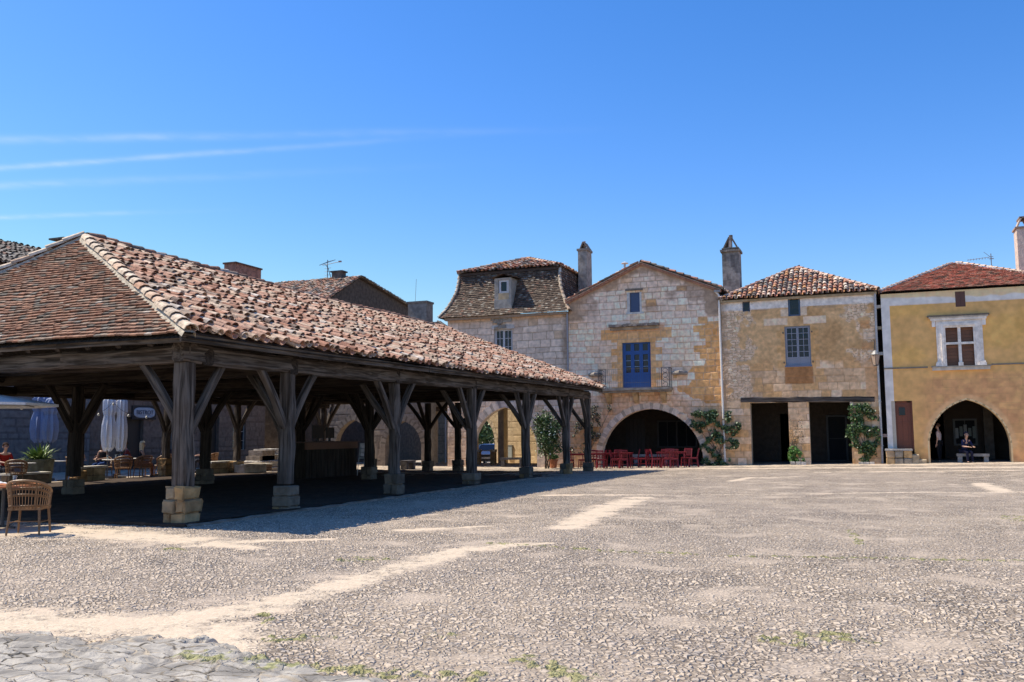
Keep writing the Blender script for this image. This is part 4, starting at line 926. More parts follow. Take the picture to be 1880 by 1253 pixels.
    m.box((cx0-.08, FY+1.5, cz-.16), (cx1+.08, FY+2.6, cz-.04), (.17, .15, .135), .01); m.box((cx0, FY+1.6, cz-.04), (cx1, FY+2.5, cz+.06), (.2, .18, .15))
    xc = (cx0+cx1)/2
    m.bar((cx0+.08, FY+2.05, cz+.05), (xc-.05, FY+2.05, cz+.62), .8, .07, (.19, .15, .12)); m.bar((cx1-.08, FY+2.05, cz+.05), (xc+.05, FY+2.05, cz+.62), .8, .07, (.19, .15, .12)); m.tube([(xc, FY+1.75, cz), (xc, FY+1.75, cz+.6)], .10, 8, (.42, .33, .27)); m.tube([(xc, FY+2.0, cz+.5), (xc, FY+2.0, cz+.78)], .1, 8, (.16, .13, .11))
    m.build('chimney', M_rough, roof)
    dx, _ = F2(1607, 600); downpipe(h, [(X1-.02, FY-.12, zt), (X1-.04, FY-.1, 6.2), (X1-.04, FY-.1, .15)], .05, (.47, .46, .45))
    # arcade interior, shade painted into door and panes
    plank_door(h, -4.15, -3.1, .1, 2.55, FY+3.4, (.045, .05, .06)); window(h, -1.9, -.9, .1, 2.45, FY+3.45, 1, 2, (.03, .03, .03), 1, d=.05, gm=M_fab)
house_lintel()

# ---- yellow house with mullioned window and pointed arch
def house_yellow():
    X0, X1 = .88, 8.6; zt = 7.98
    h = thing('yellow_house', 'yellow plastered house with carved mullioned window, red door and pointed arch', 'house', ((X0+X1)/2, FY, 0))
    dx0, dz1 = F2(1636, 737); dx1, dz0 = F2(1679, 823); sx0, sz1 = F2(1753, 536); sx1, sz0 = F2(1773, 563)
    wx0, wz1 = F2(1733, 601); wx1, wz0 = F2(1792, 671); acx = 4.24; hole = arch_pts(acx, -.2, .95, 1.62, 2.05, 26)
    def topf(x): return np.full(np.shape(x), zt)
    def colf(X, Z):
        n = fbm(X*1.1, Z*1.1, 131, 5); n2 = fbm(X*.55+3, Z*.8, 137, 4); n3 = fbm(X*3.2, Z*4.4, 139, 3)
        c = lerp((.49, .355, .185), (.55, .41, .225), n); c = lerp(c, (.57, .42, .18), sst(n2, .5, .7)*.7)
        r, b, j = ashlar(X, Z, .35, .4, .9, 140, .02); low = sst(Z+.5*(n-.5)-.35*sst(X, 1.5, 3.0), 4.0, 3.6)
        lc = lerp((.46, .31, .20), (.53, .385, .23), sst(n3, .35, .65)); lc = lerp(lc, (.43, .27, .19), (b > .6)*.35); lc = lerp(lc*.93, lc, j); c = lerp(c, lc, low*sst(X, 1.6, 3.2)*.95)
        c = lerp(c, (.42, .295, .12), sst(fbm(X*.9, Z*.35, 151, 4), .53, .7)*sst(X, 5.4, 6.2)*sst(Z, 4.5, 7)*.55)
        c = lerp(c, (.40, .28, .14), sst(n, .56, .75)*sst(Z, 6.6, 7.3)*.5)
        wb = sst(Z, 7.40, 7.44); wl = sst(X0+.36+.05*n-X, 0, .03)*sst(Z, .5, .7); c = lerp(c, (.53, .645, .86), np.clip(wb+wl, 0, 1)*.95); c = lerp(c, (.62, .53, .41), sst(Z+.25*(n-.5)+.02*X, 7.72, 7.8)*.9)
        c = lerp(c, (.30, .23, .165), sst(Z+.6*(n-.5), .75, .25)*.55)
        P = np.array(hole); dm = np.full(X.shape, 9.)
        for q in P[::2]: dm = np.minimum(dm, np.hypot(X-q[0], Z-q[1]))
        c = lerp(c, (.55, .44, .32), sst(dm, .32, .2)*.6)
        c = c*(.93+.14*vn(X*7, Z*7, 5))[..., None]
        c = np.clip(c*np.array((1.66, 1.27, 0.86)), 0, .93)
        return c, .006*n
    m = MB(); facade(m, X0, X1, -.2, topf, FY, colf, [('r', dx0, dx1, -.2, dz1), ('r', sx0, sx1, sz0, sz1), ('r', wx0, wx1, wz0, wz1), ('p', hole)])
    reveal(m, dx0, dx1, .3, dz1, FY, .25, (.5, .38, .22)); reveal(m, sx0, sx1, sz0, sz1, FY, .1, (.5, .38, .22)); reveal(m, wx0, wx1, wz0, wz1, FY, .3, (.6, .55, .5))
    arch_ring(m, hole, FY, .07, .5, [(.86, .62, .33), (.84, .60, .31)], .008)
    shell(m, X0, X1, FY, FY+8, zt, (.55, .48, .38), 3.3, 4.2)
    wall = m.build('wall', M_plaster, h)
    m = MB(); rd = (.18, .048, .02)
    for i in range(4): xa = dx0+(dx1-dx0)*i/4; m.box((xa+.004, FY+.14, dz0-.1), (xa+(dx1-dx0)/4-.004, FY+.19, dz1-.06+.05*(i in (1, 2))), np.array(rd)*random.uniform(.85, 1.1))
    for zz_ in (dz0+.2, dz0+1.1, dz1-.2): m.box((dx0+.05, FY+.12, zz_), (dx1-.05, FY+.14, zz_+.1), rd)
    m.box((dx0-.005, FY+.05, dz0-.1), (dx0+.06, FY+.2, dz1), rd); m.box((dx1-.06, FY+.05, dz0-.1), (dx1+.005, FY+.2, dz1), rd)
    dr = m.build('door', M_paint, h)
    xm = (dx0+dx1)/2; m = MB(); m.box((xm-.13, FY+.10, dz1-.65), (xm+.13, FY+.12, dz1-.30), (.02, .02, .03)); m.box((xm-.015, FY+.085, dz1-.65), (xm+.015, FY+.10, dz1-.30), (.15, .1, .08)); m.build('pane', M_glass, dr)
    m = MB(); m.box((sx0+.005, FY+.03, sz0), (sx1-.005, FY+.08, sz1), (.13, .05, .03)); m.box(((sx0+sx1)/2-.01, FY+.02, sz0), ((sx0+sx1)/2+.01, FY+.03, sz1), (.09, .035, .02)); m.build('shutter', M_paint, h)
    # carved stone window
    st = (.88, .79, .69); m = MB(); fo = .34
    for k, (e, pr) in enumerate(((.34, .05), (.24, .085), (.14, .12), (.06, .07))):
        m.box((wx0-e, FY-pr, wz0-.0), (wx0-e+.10, FY+.0, wz1+e), st); m.box((wx1+e-.10, FY-pr, wz0), (wx1+e, FY+.0, wz1+e), st); m.box((wx0-e+.1, FY-pr+.002, wz1+e-.1), (wx1+e-.1, FY+.0, wz1+e), st)
    for s in (wx0-.42, wx1+.12): m.box((s, FY-.15, wz0-.02), (s+.30, FY+0, wz0+.12), st); m.box((s+.03, FY-.13, wz0+.12), (s+.27, FY+0, wz0+.2), st)
    fx0, fz1 = F2(1704, 583); fx1, _ = F2(1817, 583)
    m.box((wx0-.55, FY-.13, wz1+.30), (wx1+.52, FY, wz1+.40), st); m.box((wx0-.50, FY-.10, wz1+.02), (wx0-.36, FY, wz1+.30), st); m.box((wx1+.34, FY-.10, wz1+.02), (wx1+.48, FY, wz1+.30), st)
    m.box((wx0-.62, FY-.16, wz1+.40), (wx1+.58, FY, wz1+.47), (.56, .51, .46)); m.box((wx0-.68, FY-.2, wz1+.47), (wx1+.64, FY, wz1+.54), (.12, .105, .085), .006)
    zc = wz0+(wz1-wz0)*.575; xc = (wx0+wx1)/2; m.box((xc-.06, FY-.03, wz0), (xc+.06, FY+.16, wz1), st); m.box((wx0, FY-.028, zc-.05), (xc-.06, FY+.14, zc+.05), st); m.box((xc+.06, FY-.028, zc-.05), (wx1, FY+.14, zc+.05), st); m.box((xc-.1, FY-.07, wz0), (xc+.1, FY-.03, wz0+.16), st)
    m.box((wx0-.58, FY-.15, wz0-.19), (wx1+.55, FY, wz0-.02), (.63, .55, .45)); m.box((wx0-.62, FY-.19, wz0-.05), (wx1+.6, FY, wz0-.0), (.38, .34, .29), .004)
    ws = m.build('window_surround', M_stone, wall)
    for a0, a1 in ((wx0, xc-.06), (xc+.06, wx1)):
        for b0, b1 in ((wz0, zc-.05), (zc+.05, wz1)):
            m = MB(); br = (.18, .07, .03); n_ = 6 if b0 == wz0 else 4
            m.box((a0+.02, FY+.17, b0), (a1-.02, FY+.2, b1), np.array(br)*.6)
            for k in range(n_): z_ = b0+.03+(b1-b0-.06)*k/n_; m.box((a0+.05, FY+.15, z_+.01), (a1-.05, FY+.17, z_+(b1-b0-.06)/n_-.008), np.array(br)*random.uniform(.85, 1.2))
            m.box((a0+.005, FY+.14, b0), (a0+.05, FY+.2, b1), br); m.box((a1-.05, FY+.14, b0), (a1-.005, FY+.2, b1), br); m.build('shutter', M_paint, h)
    z_, = (F2(1640, 677)[1],); m = MB(); m.box((X0, FY-.05, z_-.02), (F2(1703, 670)[0], FY-.0, z_+.04), (.26, .22, .17), .006); m.box((wx1+.62, FY-.05, z_+.02), (X1, FY-.0, z_+.08), (.26, .22, .17), .006); m.build('string_course', M_stone, wall)
    ov = .14; ap = F2(1752, 484, FY+3.4); yb = FY+8.2; Ap = (ap[0], FY+3.4, ap[1]); Ab = (ap[0], yb-3.2, ap[1]); ze = zt+.08
    A = (X0-.05, FY-ov, ze); B = (X1+.1, FY-ov, ze); Cc = (X1+.1, yb, ze); Dd = (X0-.05, yb, ze)
    m = MB(); roof_plane(m, [A, B, Ap], 'flat', PAL_RED, .2, .13, None); roof_plane(m, [B, Cc, Ab, Ap], 'flat', PAL_RED, .2, .16); roof_plane(m, [Dd, A, Ap, Ab], 'flat', PAL_RED, .2, .14); roof_plane(m, [Cc, Dd, Ab], 'flat', PAL_RED, .3, .2); roof = m.build('roof', M_tile, h)
    m = MB(); pk = [((.60, .46, .36), 3), ((.52, .33, .25), 2)]; hip_caps(m, A, Ap, pk, .08, .3, None, (.42, .25, .19)); m.build('hip_tiles', M_tile, roof); m = MB(); hip_caps(m, B, Ap, pk, .08, .3, None, (.6, .46, .38)); m.build('hip_tiles', M_tile, roof)
    cx0, cz = F2(1866, 420, FY+2); m = MB(); cw = .62
    m.box((cx0, FY+2, 7.8), (cx0+cw, FY+2.9, cz), (.60, .47, .39), .006); m.box((cx0-.06, FY+1.94, cz), (cx0+cw+.06, FY+2.96, cz+.08), (.33, .24, .19)); m.bar((cx0+.05, FY+2.4, cz+.08), (cx0+cw/2-.08, FY+2.4, cz+.52), .8, .06, (.5, .38, .3)); m.bar((cx0+cw-.05, FY+2.4, cz+.08), (cx0+cw/2+.08, FY+2.4, cz+.52), .8, .06, (.4, .28, .22)); m.box((cx0+.15, FY+2.0, cz+.48), (cx0+cw-.15, FY+2.9, cz+.56), (.22, .16, .13)); m.build('chimney', M_stone, roof)
    tx, tz = F2(1819, 466, FY+3.4); tb = F2(1819, 500, FY+3.4)[1]-.3; m = MB(); g_ = (.22, .22, .23)
    m.tube([(tx, FY+3.4, tb), (tx, FY+3.4, tz)], .022, 5, g_); e0, ez = F2(1777, 478, FY+3.4); bz_ = F2(1813, 474, FY+3.4)[1]
    m.tube([(tx+.1, FY+3.4, bz_+.05), (e0, FY+3.4, ez)], .012, 4, g_)
    for k in range(9): t = k/8; xx = tx+(e0-tx)*t; zz_ = bz_+(ez-bz_)*t; l = .16 if k else .35; m.tube([(xx, FY+3.4-l, zz_), (xx, FY+3.4+l, zz_)], .008, 4, g_); m.tube([(xx, FY+3.4, zz_-.05), (xx, FY+3.4, zz_+.05)], .006, 4, g_)
    m.tube([(tx-.3, FY+3.4, bz_+.3), (tx+.02, FY+3.4, bz_)], .01, 4, g_); m.tube([(tx-.08, FY+3.4, bz_-.05), (tx+.12, FY+3.4, bz_-.05)], .02, 4, g_); m.build('antenna', M_metal, roof)
    # arcade interior, dark colours standing in for its shade
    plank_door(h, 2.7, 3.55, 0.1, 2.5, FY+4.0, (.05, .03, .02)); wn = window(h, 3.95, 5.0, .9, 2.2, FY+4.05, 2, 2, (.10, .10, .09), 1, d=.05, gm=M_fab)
    m = MB()
    for i in range(5): m.box((4.03+i*.19, FY+4.06, 1.25+.1*(i % 2)), (4.17+i*.19, FY+4.08, 1.75+.08*(i % 3)), random.choice([(.3, .3, .28), (.15, .18, .16), (.2, .18, .16)]))
    m.build('notice', M_paint, wn); m = MB(); m.box((5.2, FY+3.2, 0), (5.6, FY+3.6, 3.3), (.12, .10, .08)); m.build('pillar', M_stone, h)
house_yellow()

# ---- narrow slot between the two right hand houses, tied by stone struts
s_ = thing('alley_shade', 'dark strip painted as shade in the gap between the two right hand houses', 'wall', (.77, FY+.3, 0))
m = MB(); m.box((.665, FY+1.2, -.1), (.875, FY+1.4, 7.9), (.06, .05, .045)); m.build('wall', M_stone, s_)  # near black sheet fills the slot, its shade painted as colour
for zz_, c_ in ((7.35, (.5, .46, .4)), (6.35, (.36, .3, .2)), (5.15, (.5, .48, .44)), (1.35, (.42, .3, .25))):
    m = MB(); m.box((.665, FY+.05, zz_), (.875, FY+.45, zz_+.14), c_, .003); m.build('strut', M_stone, s_)

# ---- low corner house left of the mansard house, behind the hall
def house_corner():
    X0, X1 = -29.6, -22.75; Y = 45.4; zt = 7.1
    h = thing('arcaded_house', 'low shaded stone house with two arches behind the far end of the market hall', 'house', ((X0+X1)/2, Y, 0))
    h1 = arch_pts(-24.45, -.5, .9, 1.15, 1.5); h2 = arch_pts(-27.7, -.5, .9, 1.25, 1.6)
    def colf(X, Z):
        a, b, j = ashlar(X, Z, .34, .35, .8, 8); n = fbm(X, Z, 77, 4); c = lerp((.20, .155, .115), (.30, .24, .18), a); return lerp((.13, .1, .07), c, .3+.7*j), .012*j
    m = MB(); facade(m, X0, X1, -.5, lambda x: np.full(np.shape(x), zt), Y, colf, [('p', h1), ('p', h2)], .07)
    for hh in (h1, h2): arch_ring(m, hh, Y, .30, .5, [(.24, .19, .14), (.26, .21, .155)], .015)
    for x in (X0, X1-.4): m.box((x, Y+.03, -.4), (x+.4, Y+.7, zt), (.38, .33, .26))
    m.box((X0, Y+.7, 3.2), (X0+.4, Y+7, zt), (.38, .33, .26)); m.box((X1-.4, Y+.7, 3.2), (X1, Y+7, zt), (.38, .33, .26)); m.box((X0+.4, Y+.5, 3.1), (X1-.4, Y+7, 3.3), (.12, .09, .07)); m.box((X0+.4, Y+6.6, 3.3), (X1-.4, Y+7, zt), (.38, .33, .26))
    for x in (X0+.1, -26.2, X1-.6): m.box((x, Y+6.5, -.5), (x+.5, Y+7, 3.1), (.40, .34, .26))
    m.build('wall', M_stone, h)
    m = MB(); A = (X0-.1, Y-.2, zt); B = (X1+.15, Y-.2, zt); Cc = (X1+.15, Y+7.2, zt); Dd = (X0-.1, Y+7.2, zt); P = (X0+3.2, Y+3.5, zt+1.25); Q = (X1-1.2, Y+3.5, zt+1.25)
    roof_plane(m, [A, B, Q, P], 'canal', PAL_GREY, .26, .36); roof_plane(m, [B, Cc, Q], 'canal', PAL_GREY, .26, .36); roof_plane(m, [Cc, Dd, P, Q], 'canal', PAL_GREY, .3, .4); roof_plane(m, [Dd, A, P], 'canal', PAL_GREY, .3, .4); r = m.build('roof', M_tile, h)
    cx0, cz = F2(749, 556, Y+4.2); cx1, _ = F2(783, 556, Y+4.2); m = MB(); cc = (.24, .215, .19)
    m.box((cx0, Y+4.2, 7), (cx1, Y+5.1, cz), cc, .008); m.box((cx0-.05, Y+4.15, cz-.07), (cx1+.05, Y+5.15, cz+.05), (.18, .16, .15)); m.build('chimney', M_rough, r)
    tx, tz = F2(763, 513, Y+4.6); m = MB(); m.tube([(tx-.02, Y+4.6, cz), (tx+.05, Y+4.6, tz)], .012, 5, (.3, .3, .3)); m.build('antenna', M_metal, r)
    # a back roof just peeping out beside the mansard
    rx0, rz0 = F2(790, 584, Y+3); rx1, rz1 = F2(822, 604, Y+3)
house_corner()

# ---- sunlit golden house across the back street, with an arch of its own
def house_golden():
    rz = math.radians(-28); O = np.array([-22.2, 55.2, -.3]); h = thing('golden_house', 'sunlit golden ashlar house seen through the arches behind the hall', 'house', tuple(O), rz)
    ux = np.array([math.cos(rz), math.sin(rz), 0]); nn = np.array([math.sin(rz), -math.cos(rz), 0])
    def lx(px__): d = ray(px__, 830); t = ((O-CAMP)@nn)/(d@nn); return float((CAMP+d*t-O)@ux)
    def local(ft, name, mt, par=h): return ft.build(name, mt, par, world=False)
    hr = lx(909); hc = hr-1.55
    def colf(X, Z):
        a, b, j = ashlar(X, Z, .42, .5, 1.1, 18); n = fbm(X*.9, Z*.7, 19, 4); c = lerp((.50, .37, .22), (.62, .48, .31), a*.6+n*.4); c = lerp(c, (.36, .25, .15), sst(n, .58, .75)*.6); return lerp((.32, .23, .14), c, .4+.6*j), .01*j
    hole = arch_pts(hc, -.6, 1.3, 1.55, 1.75)
    m = MB(); facade(m, -8.5, 9, -.6, lambda x: np.full(np.shape(x), 5.4), 0, colf, [('p', hole)], .08)
    arch_ring(m, hole, 0, .3, .6, [(.56, .44, .29), (.60, .47, .32)]); m.box((-8.5, .6, -.6), (hc-1.6, 1, 5.4), (.45, .36, .25)); m.box((hc+1.6, .6, -.6), (9, 1, 5.4), (.45, .36, .25)); m.box((hc-1.6, .6, 3.2), (hc+1.6, 1, 5.4), (.45, .36, .25))
    local(m, 'wall', M_stone)
    mm = MB(); roof_plane(mm, [(-8.7, -.3, 5.4), (9.2, -.3, 5.4), (9.2, .5, 5.8), (-8.7, .5, 5.8)], 'canal', PAL_MIX, .3, .4); roof_plane(mm, [(9.2, 1.3, 5.4), (-8.7, 1.3, 5.4), (-8.7, .5, 5.8), (9.2, .5, 5.8)], 'canal', PAL_MIX, .3, .4)
    local(mm, 'roof', M_tile)
    xd = lx(821); m = MB(); m.tube([(xd, -.12, 5.3), (xd, -.12, -.4)], .07, 8, (.78, .76, .72)); local(m, 'downpipe', M_metal)
    xb = lx(938); m = MB(); m.box((xb-.22, -.12, .35), (xb+.22, -.02, 1.15), (.30, .33, .33)); m.box((xb-.26, -.14, 1.15), (xb+.26, -.0, 1.20), (.2, .2, .2)); local(m, 'notice_board', M_paint)
house_golden()

# ---- row of houses down the left side of the square (they face the hall)
def row_house(y0, y1, xf, zt, lab, seed, cols, openings, pal, ridge, D=9.0, ridge_dir='y', chim=(), cat='house', origin=None, rz=math.radians(90)):
    """local frame: x along the street (world +Y), facade at local y=0 facing world +X"""
    h = thing('town_house', lab, cat, origin or (xf, y0, 0), rz); L = y1-y0
    def loc(mb, name, mt, par=None): return mb.build(name, mt, par or h, world=False)
    def topf(x):
        x = np.asarray(x, float)
        return np.full(x.shape, zt) if ridge_dir == 'y' else zt+ridge*(1-np.abs(x-L*.47)/(L*.5)).clip(0, 1)
    def colf(X, Z):
        a, b, j = ashlar(X+seed, Z, .3, .3, .7, seed); n = fbm(X*.8+seed, Z*.8, seed, 4); c = lerp(cols[0], cols[1], a*.5+n*.5); return lerp(np.array(cols[0])*.6, c, .45+.55*j), .01*j
    m = MB(); facade(m, 0, L, -.3, topf, 0, colf, [('r', a, b, c, d) for a, b, c, d, k in openings], .09)
    for a, b, c, d, k in openings: reveal(m, a, b, c, d, 0, .3, np.array(cols[0]))
    m.box((0, .03, -.3), (.35, D, zt), cols[0]); m.box((L-.35, .03, -.3), (L, D, zt), cols[0]); m.box((.35, D-.35, -.3), (L-.35, D, zt), cols[0])
    loc(m, 'wall', M_stone)
    for a, b, c, d, k in openings:
        m = MB()
        if k == 'd': m.box((a, .2, c), (b, .26, d), (.03, .025, .022)); loc(m, 'door', M_paint)
        elif k == 's': m.box((a, .1, c), (b, .15, d), (.16, .17, .17)); m.box(((a+b)/2-.01, .09, c), ((a+b)/2+.01, .1, d), (.05, .05, .05)); loc(m, 'shutter', M_paint)
        else:
            m.box((a, .18, c), (b, .2, d), (.02, .025, .03)); o = loc(m, 'window', M_glass); m = MB()
            for q in np.linspace(a, b, 3): m.box((q-.03, .12, c), (q+.03, .18, d), (.3, .29, .27))
            for q in np.linspace(c, d, 4): m.box((a, .125, q-.02), (b, .175, q+.02), (.3, .29, .27))
            loc(m, 'frame', M_paint, o)
    m = MB()
    if ridge_dir == 'y':
        roof_plane(m, [(-.1, -.3, zt), (L+.1, -.3, zt), (L+.1, D*.45, zt+ridge), (-.1, D*.45, zt+ridge)], 'canal', pal, .26, .36)
        roof_plane(m, [(L+.1, D+.2, zt), (-.1, D+.2, zt), (-.1, D*.45, zt+ridge), (L+.1, D*.45, zt+ridge)], 'canal', pal, .35, .5)
    else:
        xm = L*.47; k = .25/(L*.5)*ridge
        roof_plane(m, [(-.25, D+3, zt-k), (-.25, -.2, zt-k), (xm, -.2, zt+ridge+.08), (xm, D+3, zt+ridge+.08)], 'canal', pal, .26, .36)
        roof_plane(m, [(L*.97+.25, -.2, zt-k), (L*.97+.25, D+3, zt-k), (xm, D+3, zt+ridge+.08), (xm, -.2, zt+ridge+.08)], 'canal', pal, .3, .4)
    r = loc(m, 'roof', M_tile)
    for (cx_, cy_, w_, d_, z_, cl) in chim:
        m = MB(); m.box((cx_-w_/2, cy_-d_/2, zt-1), (cx_+w_/2, cy_+d_/2, z_), cl, .01); m.box((cx_-w_/2-.07, cy_-d_/2-.07, z_), (cx_+w_/2+.07, cy_+d_/2+.07, z_+.10), np.array(cl)*.45)
        loc(m, 'chimney', M_rough, r)
    return h, r
c_sh = ((.15, .13, .12), (.20, .18, .165))
XA = -34.5
p = onX(68, 460, -38.5); rA = float(p[2])
hA, roofA = row_house(12.0, float(p[1]), XA, rA-1.9, 'grey rendered town house with old grey tiled roof at the far left of the square', 201, c_sh, [(5.5, 6.6, 0, 2.3, 'd'), (9.5, 10.8, .9, 2.6, 's'), (14.5, 15.6, 0, 2.3, 'd')], PAL_GREY, 1.9, 9.0)
# louvred chimney behind the hip of the hall
p0 = onX(90, 458, -37.5); m = MB(); yc = float(p0[1])+1.0; zc = float(onX(105, 437, -37.5)[2]); cxx = -37.5
m.box((cxx-.45, yc-.6, 7.0), (cxx+.45, yc+.6, zc-.62), (.13, .11, .10), .01)
for k in range(5): m.bar((cxx-.4, yc-.55+k*.26, zc-.62), (cxx+.1, yc-.35+k*.26, zc-.08), .09, .09, (.07, .06, .055))
m.box((cxx-.5, yc-.62, zc-.08), (cxx+.5, yc+.75, zc), (.10, .09, .08)); m.build('chimney', M_rough, roofA)
yB0 = float(p[1])+.02; yB1 = 46.2
q0 = onX(418, 487, -37.5); q1 = onX(473, 490, -37.5)
hB, roofB = row_house(yB0, yB1, XA, 7.4, 'brown rubble stone town house behind the cafe umbrellas on the left side', 233, ((.15, .105, .08), (.22, .16, .12)), [(1.6, 3.4, 0, 2.6, 'd'), (5.0, 6.2, .9, 2.3, 'w'), (7.6, 9.2, 0, 2.7, 'd'), (10.4, 11.6, .8, 2.4, 'w')], PAL_GREY, 2.0, 9.0,
                      chim=(((float(q0[1])+float(q1[1]))/2-yB0, 3.0, float(q1[1]-q0[1])*.86, .9, float(q0[2])+.12, (.30, .15, .11)),))

def house_gabled_back():
    XC = -33.0; A_ = onX(657, 511, XC); L_ = onX(603, 546, XC); R_ = onX(775, 580, XC); A, L, R = [(XC, float(p[1]), float(p[2])) for p in (A_, L_, R_)]
    k = (A[2]-L[2])/(A[1]-L[1]); L = (XC, A[1]-5.4, A[2]-5.4*k)
    h = thing('town_house', 'dark gabled town house with weathered pink tiles and a tv antenna on its ridge', 'house', (XC, A[1], 0)); D = 9
    m = MB(); V = [(XC, L[1], -.4), (XC, R[1], -.4), R, A, L]; n = 5; V2 = [(x-D, y, z) for x, y, z in V]
    xs_ = None
    m.add(V+V2, [(0, 1, 2, 3, 4), (9, 8, 7, 6, 5), (0, 5, 6, 1), (1, 6, 7, 2), (0, 4, 9, 5)], (.085, .065, .052)); m.build('wall', M_rough, h)
    o = .25; m = MB()
    roof_plane(m, [(XC-D, L[1], L[2]), (XC+o, L[1], L[2]), (XC+o, A[1], A[2]+.06), (XC-D, A[1], A[2]+.06)], 'canal', PAL_PINK+PAL_GREY, .26, .36)
    roof_plane(m, [(XC+o, R[1], R[2]), (XC-D, R[1], R[2]), (XC-D, A[1], A[2]+.06), (XC+o, A[1], A[2]+.06)], 'canal', PAL_GREY, .3, .4); roof = m.build('roof', M_tile, h)
    yG, zG = A[1], A[2]; x1 = float(onY(622, 512, yG)[0])
    m = MB(); m.box((x1-.4, yG-.3, zG-.3), (x1+.4, yG+.3, zG+.5), (.12, .10, .09), .01); m.box((x1-.5, yG-.37, zG+.5), (x1+.5, yG+.37, zG+.6), (.08, .07, .07)); m.build('chimney', M_rough, roof)
    m = MB(); g_ = (.10, .11, .14); xa = float(onY(601, 514, yG)[0]); zt_ = float(onY(598, 483, yG)[2])
    m.tube([(xa, yG, zG-.2), (xa, yG, zt_+.2)], .03, 5, g_); m.tube([(xa+.35, yG, zG), (xa+.05, yG, zG+.9), (xa-.2, yG, zG+1.2)], .025, 5, g_)
    for k in range(4): m.tube([(xa-.35+.1*k, yG-.5+.2*k, zt_-.25+.1*k), (xa-.35+.12*k+.25, yG+.3+.1*k, zt_+.15+.05*k)], .022, 4, g_)
    m.tube([(xa-.3, yG-.2, zt_-.2), (xa+1.0, yG+.1, zt_+.02)], .022, 4, g_); m.box((xa+.9, yG, zt_-.03), (xa+1.1, yG+.12, zt_+.07), (.3, .2, .2))
    for k in range(3): m.tube([(xa-.25, yG, zG+.4+k*.25), (xa+.3, yG, zG+.4+k*.25)], .014, 4, g_)
    m.build('antenna', M_metal, roof)
house_gabled_back()
# ================================================================ planting
def leaf(mb, P, size, cols, up=.3, droop=0.0):
    P = np.asarray(P, float); n = len(P)
    d = RNG.normal(0, 1, (n, 3)); d /= np.linalg.norm(d, axis=1)[:, None]; nn = RNG.normal(0, 1, (n, 3)); nn[:, 2] += up; nn[:, 1] -= .5
    s = np.cross(d, nn); s /= np.linalg.norm(s, axis=1)[:, None]+1e-6; L = size*RNG.uniform(.6, 1.3, n)[:, None]
    a = P-d*L*.5; b = P+s*L*.32; c = P+d*L*.5; e = P-s*L*.32
    V = np.stack((a, b, c, e), 1).reshape(-1, 3); F = (np.arange(n)[:, None]*4+np.arange(4)[None]).tolist()
    cc = np.array(cols)[RNG.integers(0, len(cols), n)]*RNG.uniform(.7, 1.3, (n, 1)); mb.add(V, F, cc)
GR = [(.045, .10, .022), (.06, .13, .03), (.09, .17, .045), (.035, .075, .02), (.13, .20, .07)]
DG = [(.025, .055, .018), (.04, .085, .025), (.055, .11, .035), (.08, .12, .05)]
BR = [(.10, .08, .05), (.14, .12, .08), (.07, .08, .04), (.18, .16, .12)]
def clusters(c, r, n, m, seed=0):
    out = []
    for i in range(n):
        d = RNG.normal(0, 1, 3); d /= np.linalg.norm(d); p = np.array(c)+d*np.array(r)*RNG.uniform(.55, 1.0)
        out.append(p+RNG.normal(0, 1, (m, 3))*np.array(r)*.16)
    return np.concatenate(out)
# tall flowering shrub in front of the mansard house
def shrub():
    b = onY(1004, 862, 43.2); x, y = float(b[0]), 43.2; z0 = float(gz(x, y))
    t = thing('flowering_shrub', 'tall leafy shrub with small white flowers against the wall of the mansard roofed house', 'shrub', (x, y, z0))
    m = MB(); P = np.concatenate([clusters((x, y, z0+2.15), (.78, .5, .75), 90, 34), clusters((x+.1, y, z0+1.3), (.68, .5, .6), 70, 34)]); leaf(m, P, .10, GR+DG); m.build('foliage', M_leaf, t)
    m = MB(); P = clusters((x-.05, y-.1, z0+1.7), (.85, .6, 1.1), 60, 2); leaf(m, P, .12, [(.75, .75, .62), (.6, .68, .45)]); tag(m.build('flowers', M_leaf, t), kind='stuff')
    m = MB()
    for k in range(5): m.tube([(x+.1*math.cos(k), y+.08*math.sin(k), z0), (x+.2*math.cos(k*2), y+.1*math.sin(k), z0+.7), (x+.4*math.cos(k*2), y+.2*math.sin(k*1.3), z0+1.6)], [.03, .025, .012], 5, (.13, .10, .07))
    m.build('stems', M_rough, t)
shrub()
def climber(lab, px_pts, dens, size, cols, base_px, yf=44.86, stems=True, foliage='foliage'):
    """a wall plant: px_pts = (x, y, rx_px, ry_px) clumps on the facade"""
    s = 44.9/FPX; b = F2(base_px, 856); t = thing('climbing_plant', lab, 'climbing plant', (b[0], yf, float(gz(b[0], yf))))
    m = MB()
    for (x, y, rx, ry) in px_pts:
        X_, Z_ = F2(x, y); n = int(dens*rx*ry)
        a = RNG.uniform(0, 2*math.pi, n); r = np.sqrt(RNG.uniform(0, 1, n)); P = np.stack((X_+r*np.cos(a)*rx*s, yf-np.abs(RNG.normal(0, .13, n)), np.maximum(Z_+r*np.sin(a)*ry*s, .05)), 1)
        keep = fbm(P[:, 0]*4, P[:, 2]*4, 7, 2) > .45; leaf(m, P[keep], size, cols)
    m.build('foliage', M_leaf, t)
    if stems:
        m = MB()
        for (x, y, rx, ry) in px_pts:
            X_, Z_ = F2(x, y); mid = ((b[0]*.6+X_*.4), Z_*.5); w_ = random.uniform(-.15, .15)
            m.tube([(b[0]+random.uniform(-.08, .08), yf+.02, -.05), (b[0]+w_, yf, .5), (mid[0]+w_, yf+.02, mid[1]), (X_, yf+.02, Z_)], [.028, .022, .016, .008], 5, (.17, .13, .09))
        m.build('stems', M_rough, t)
    return t
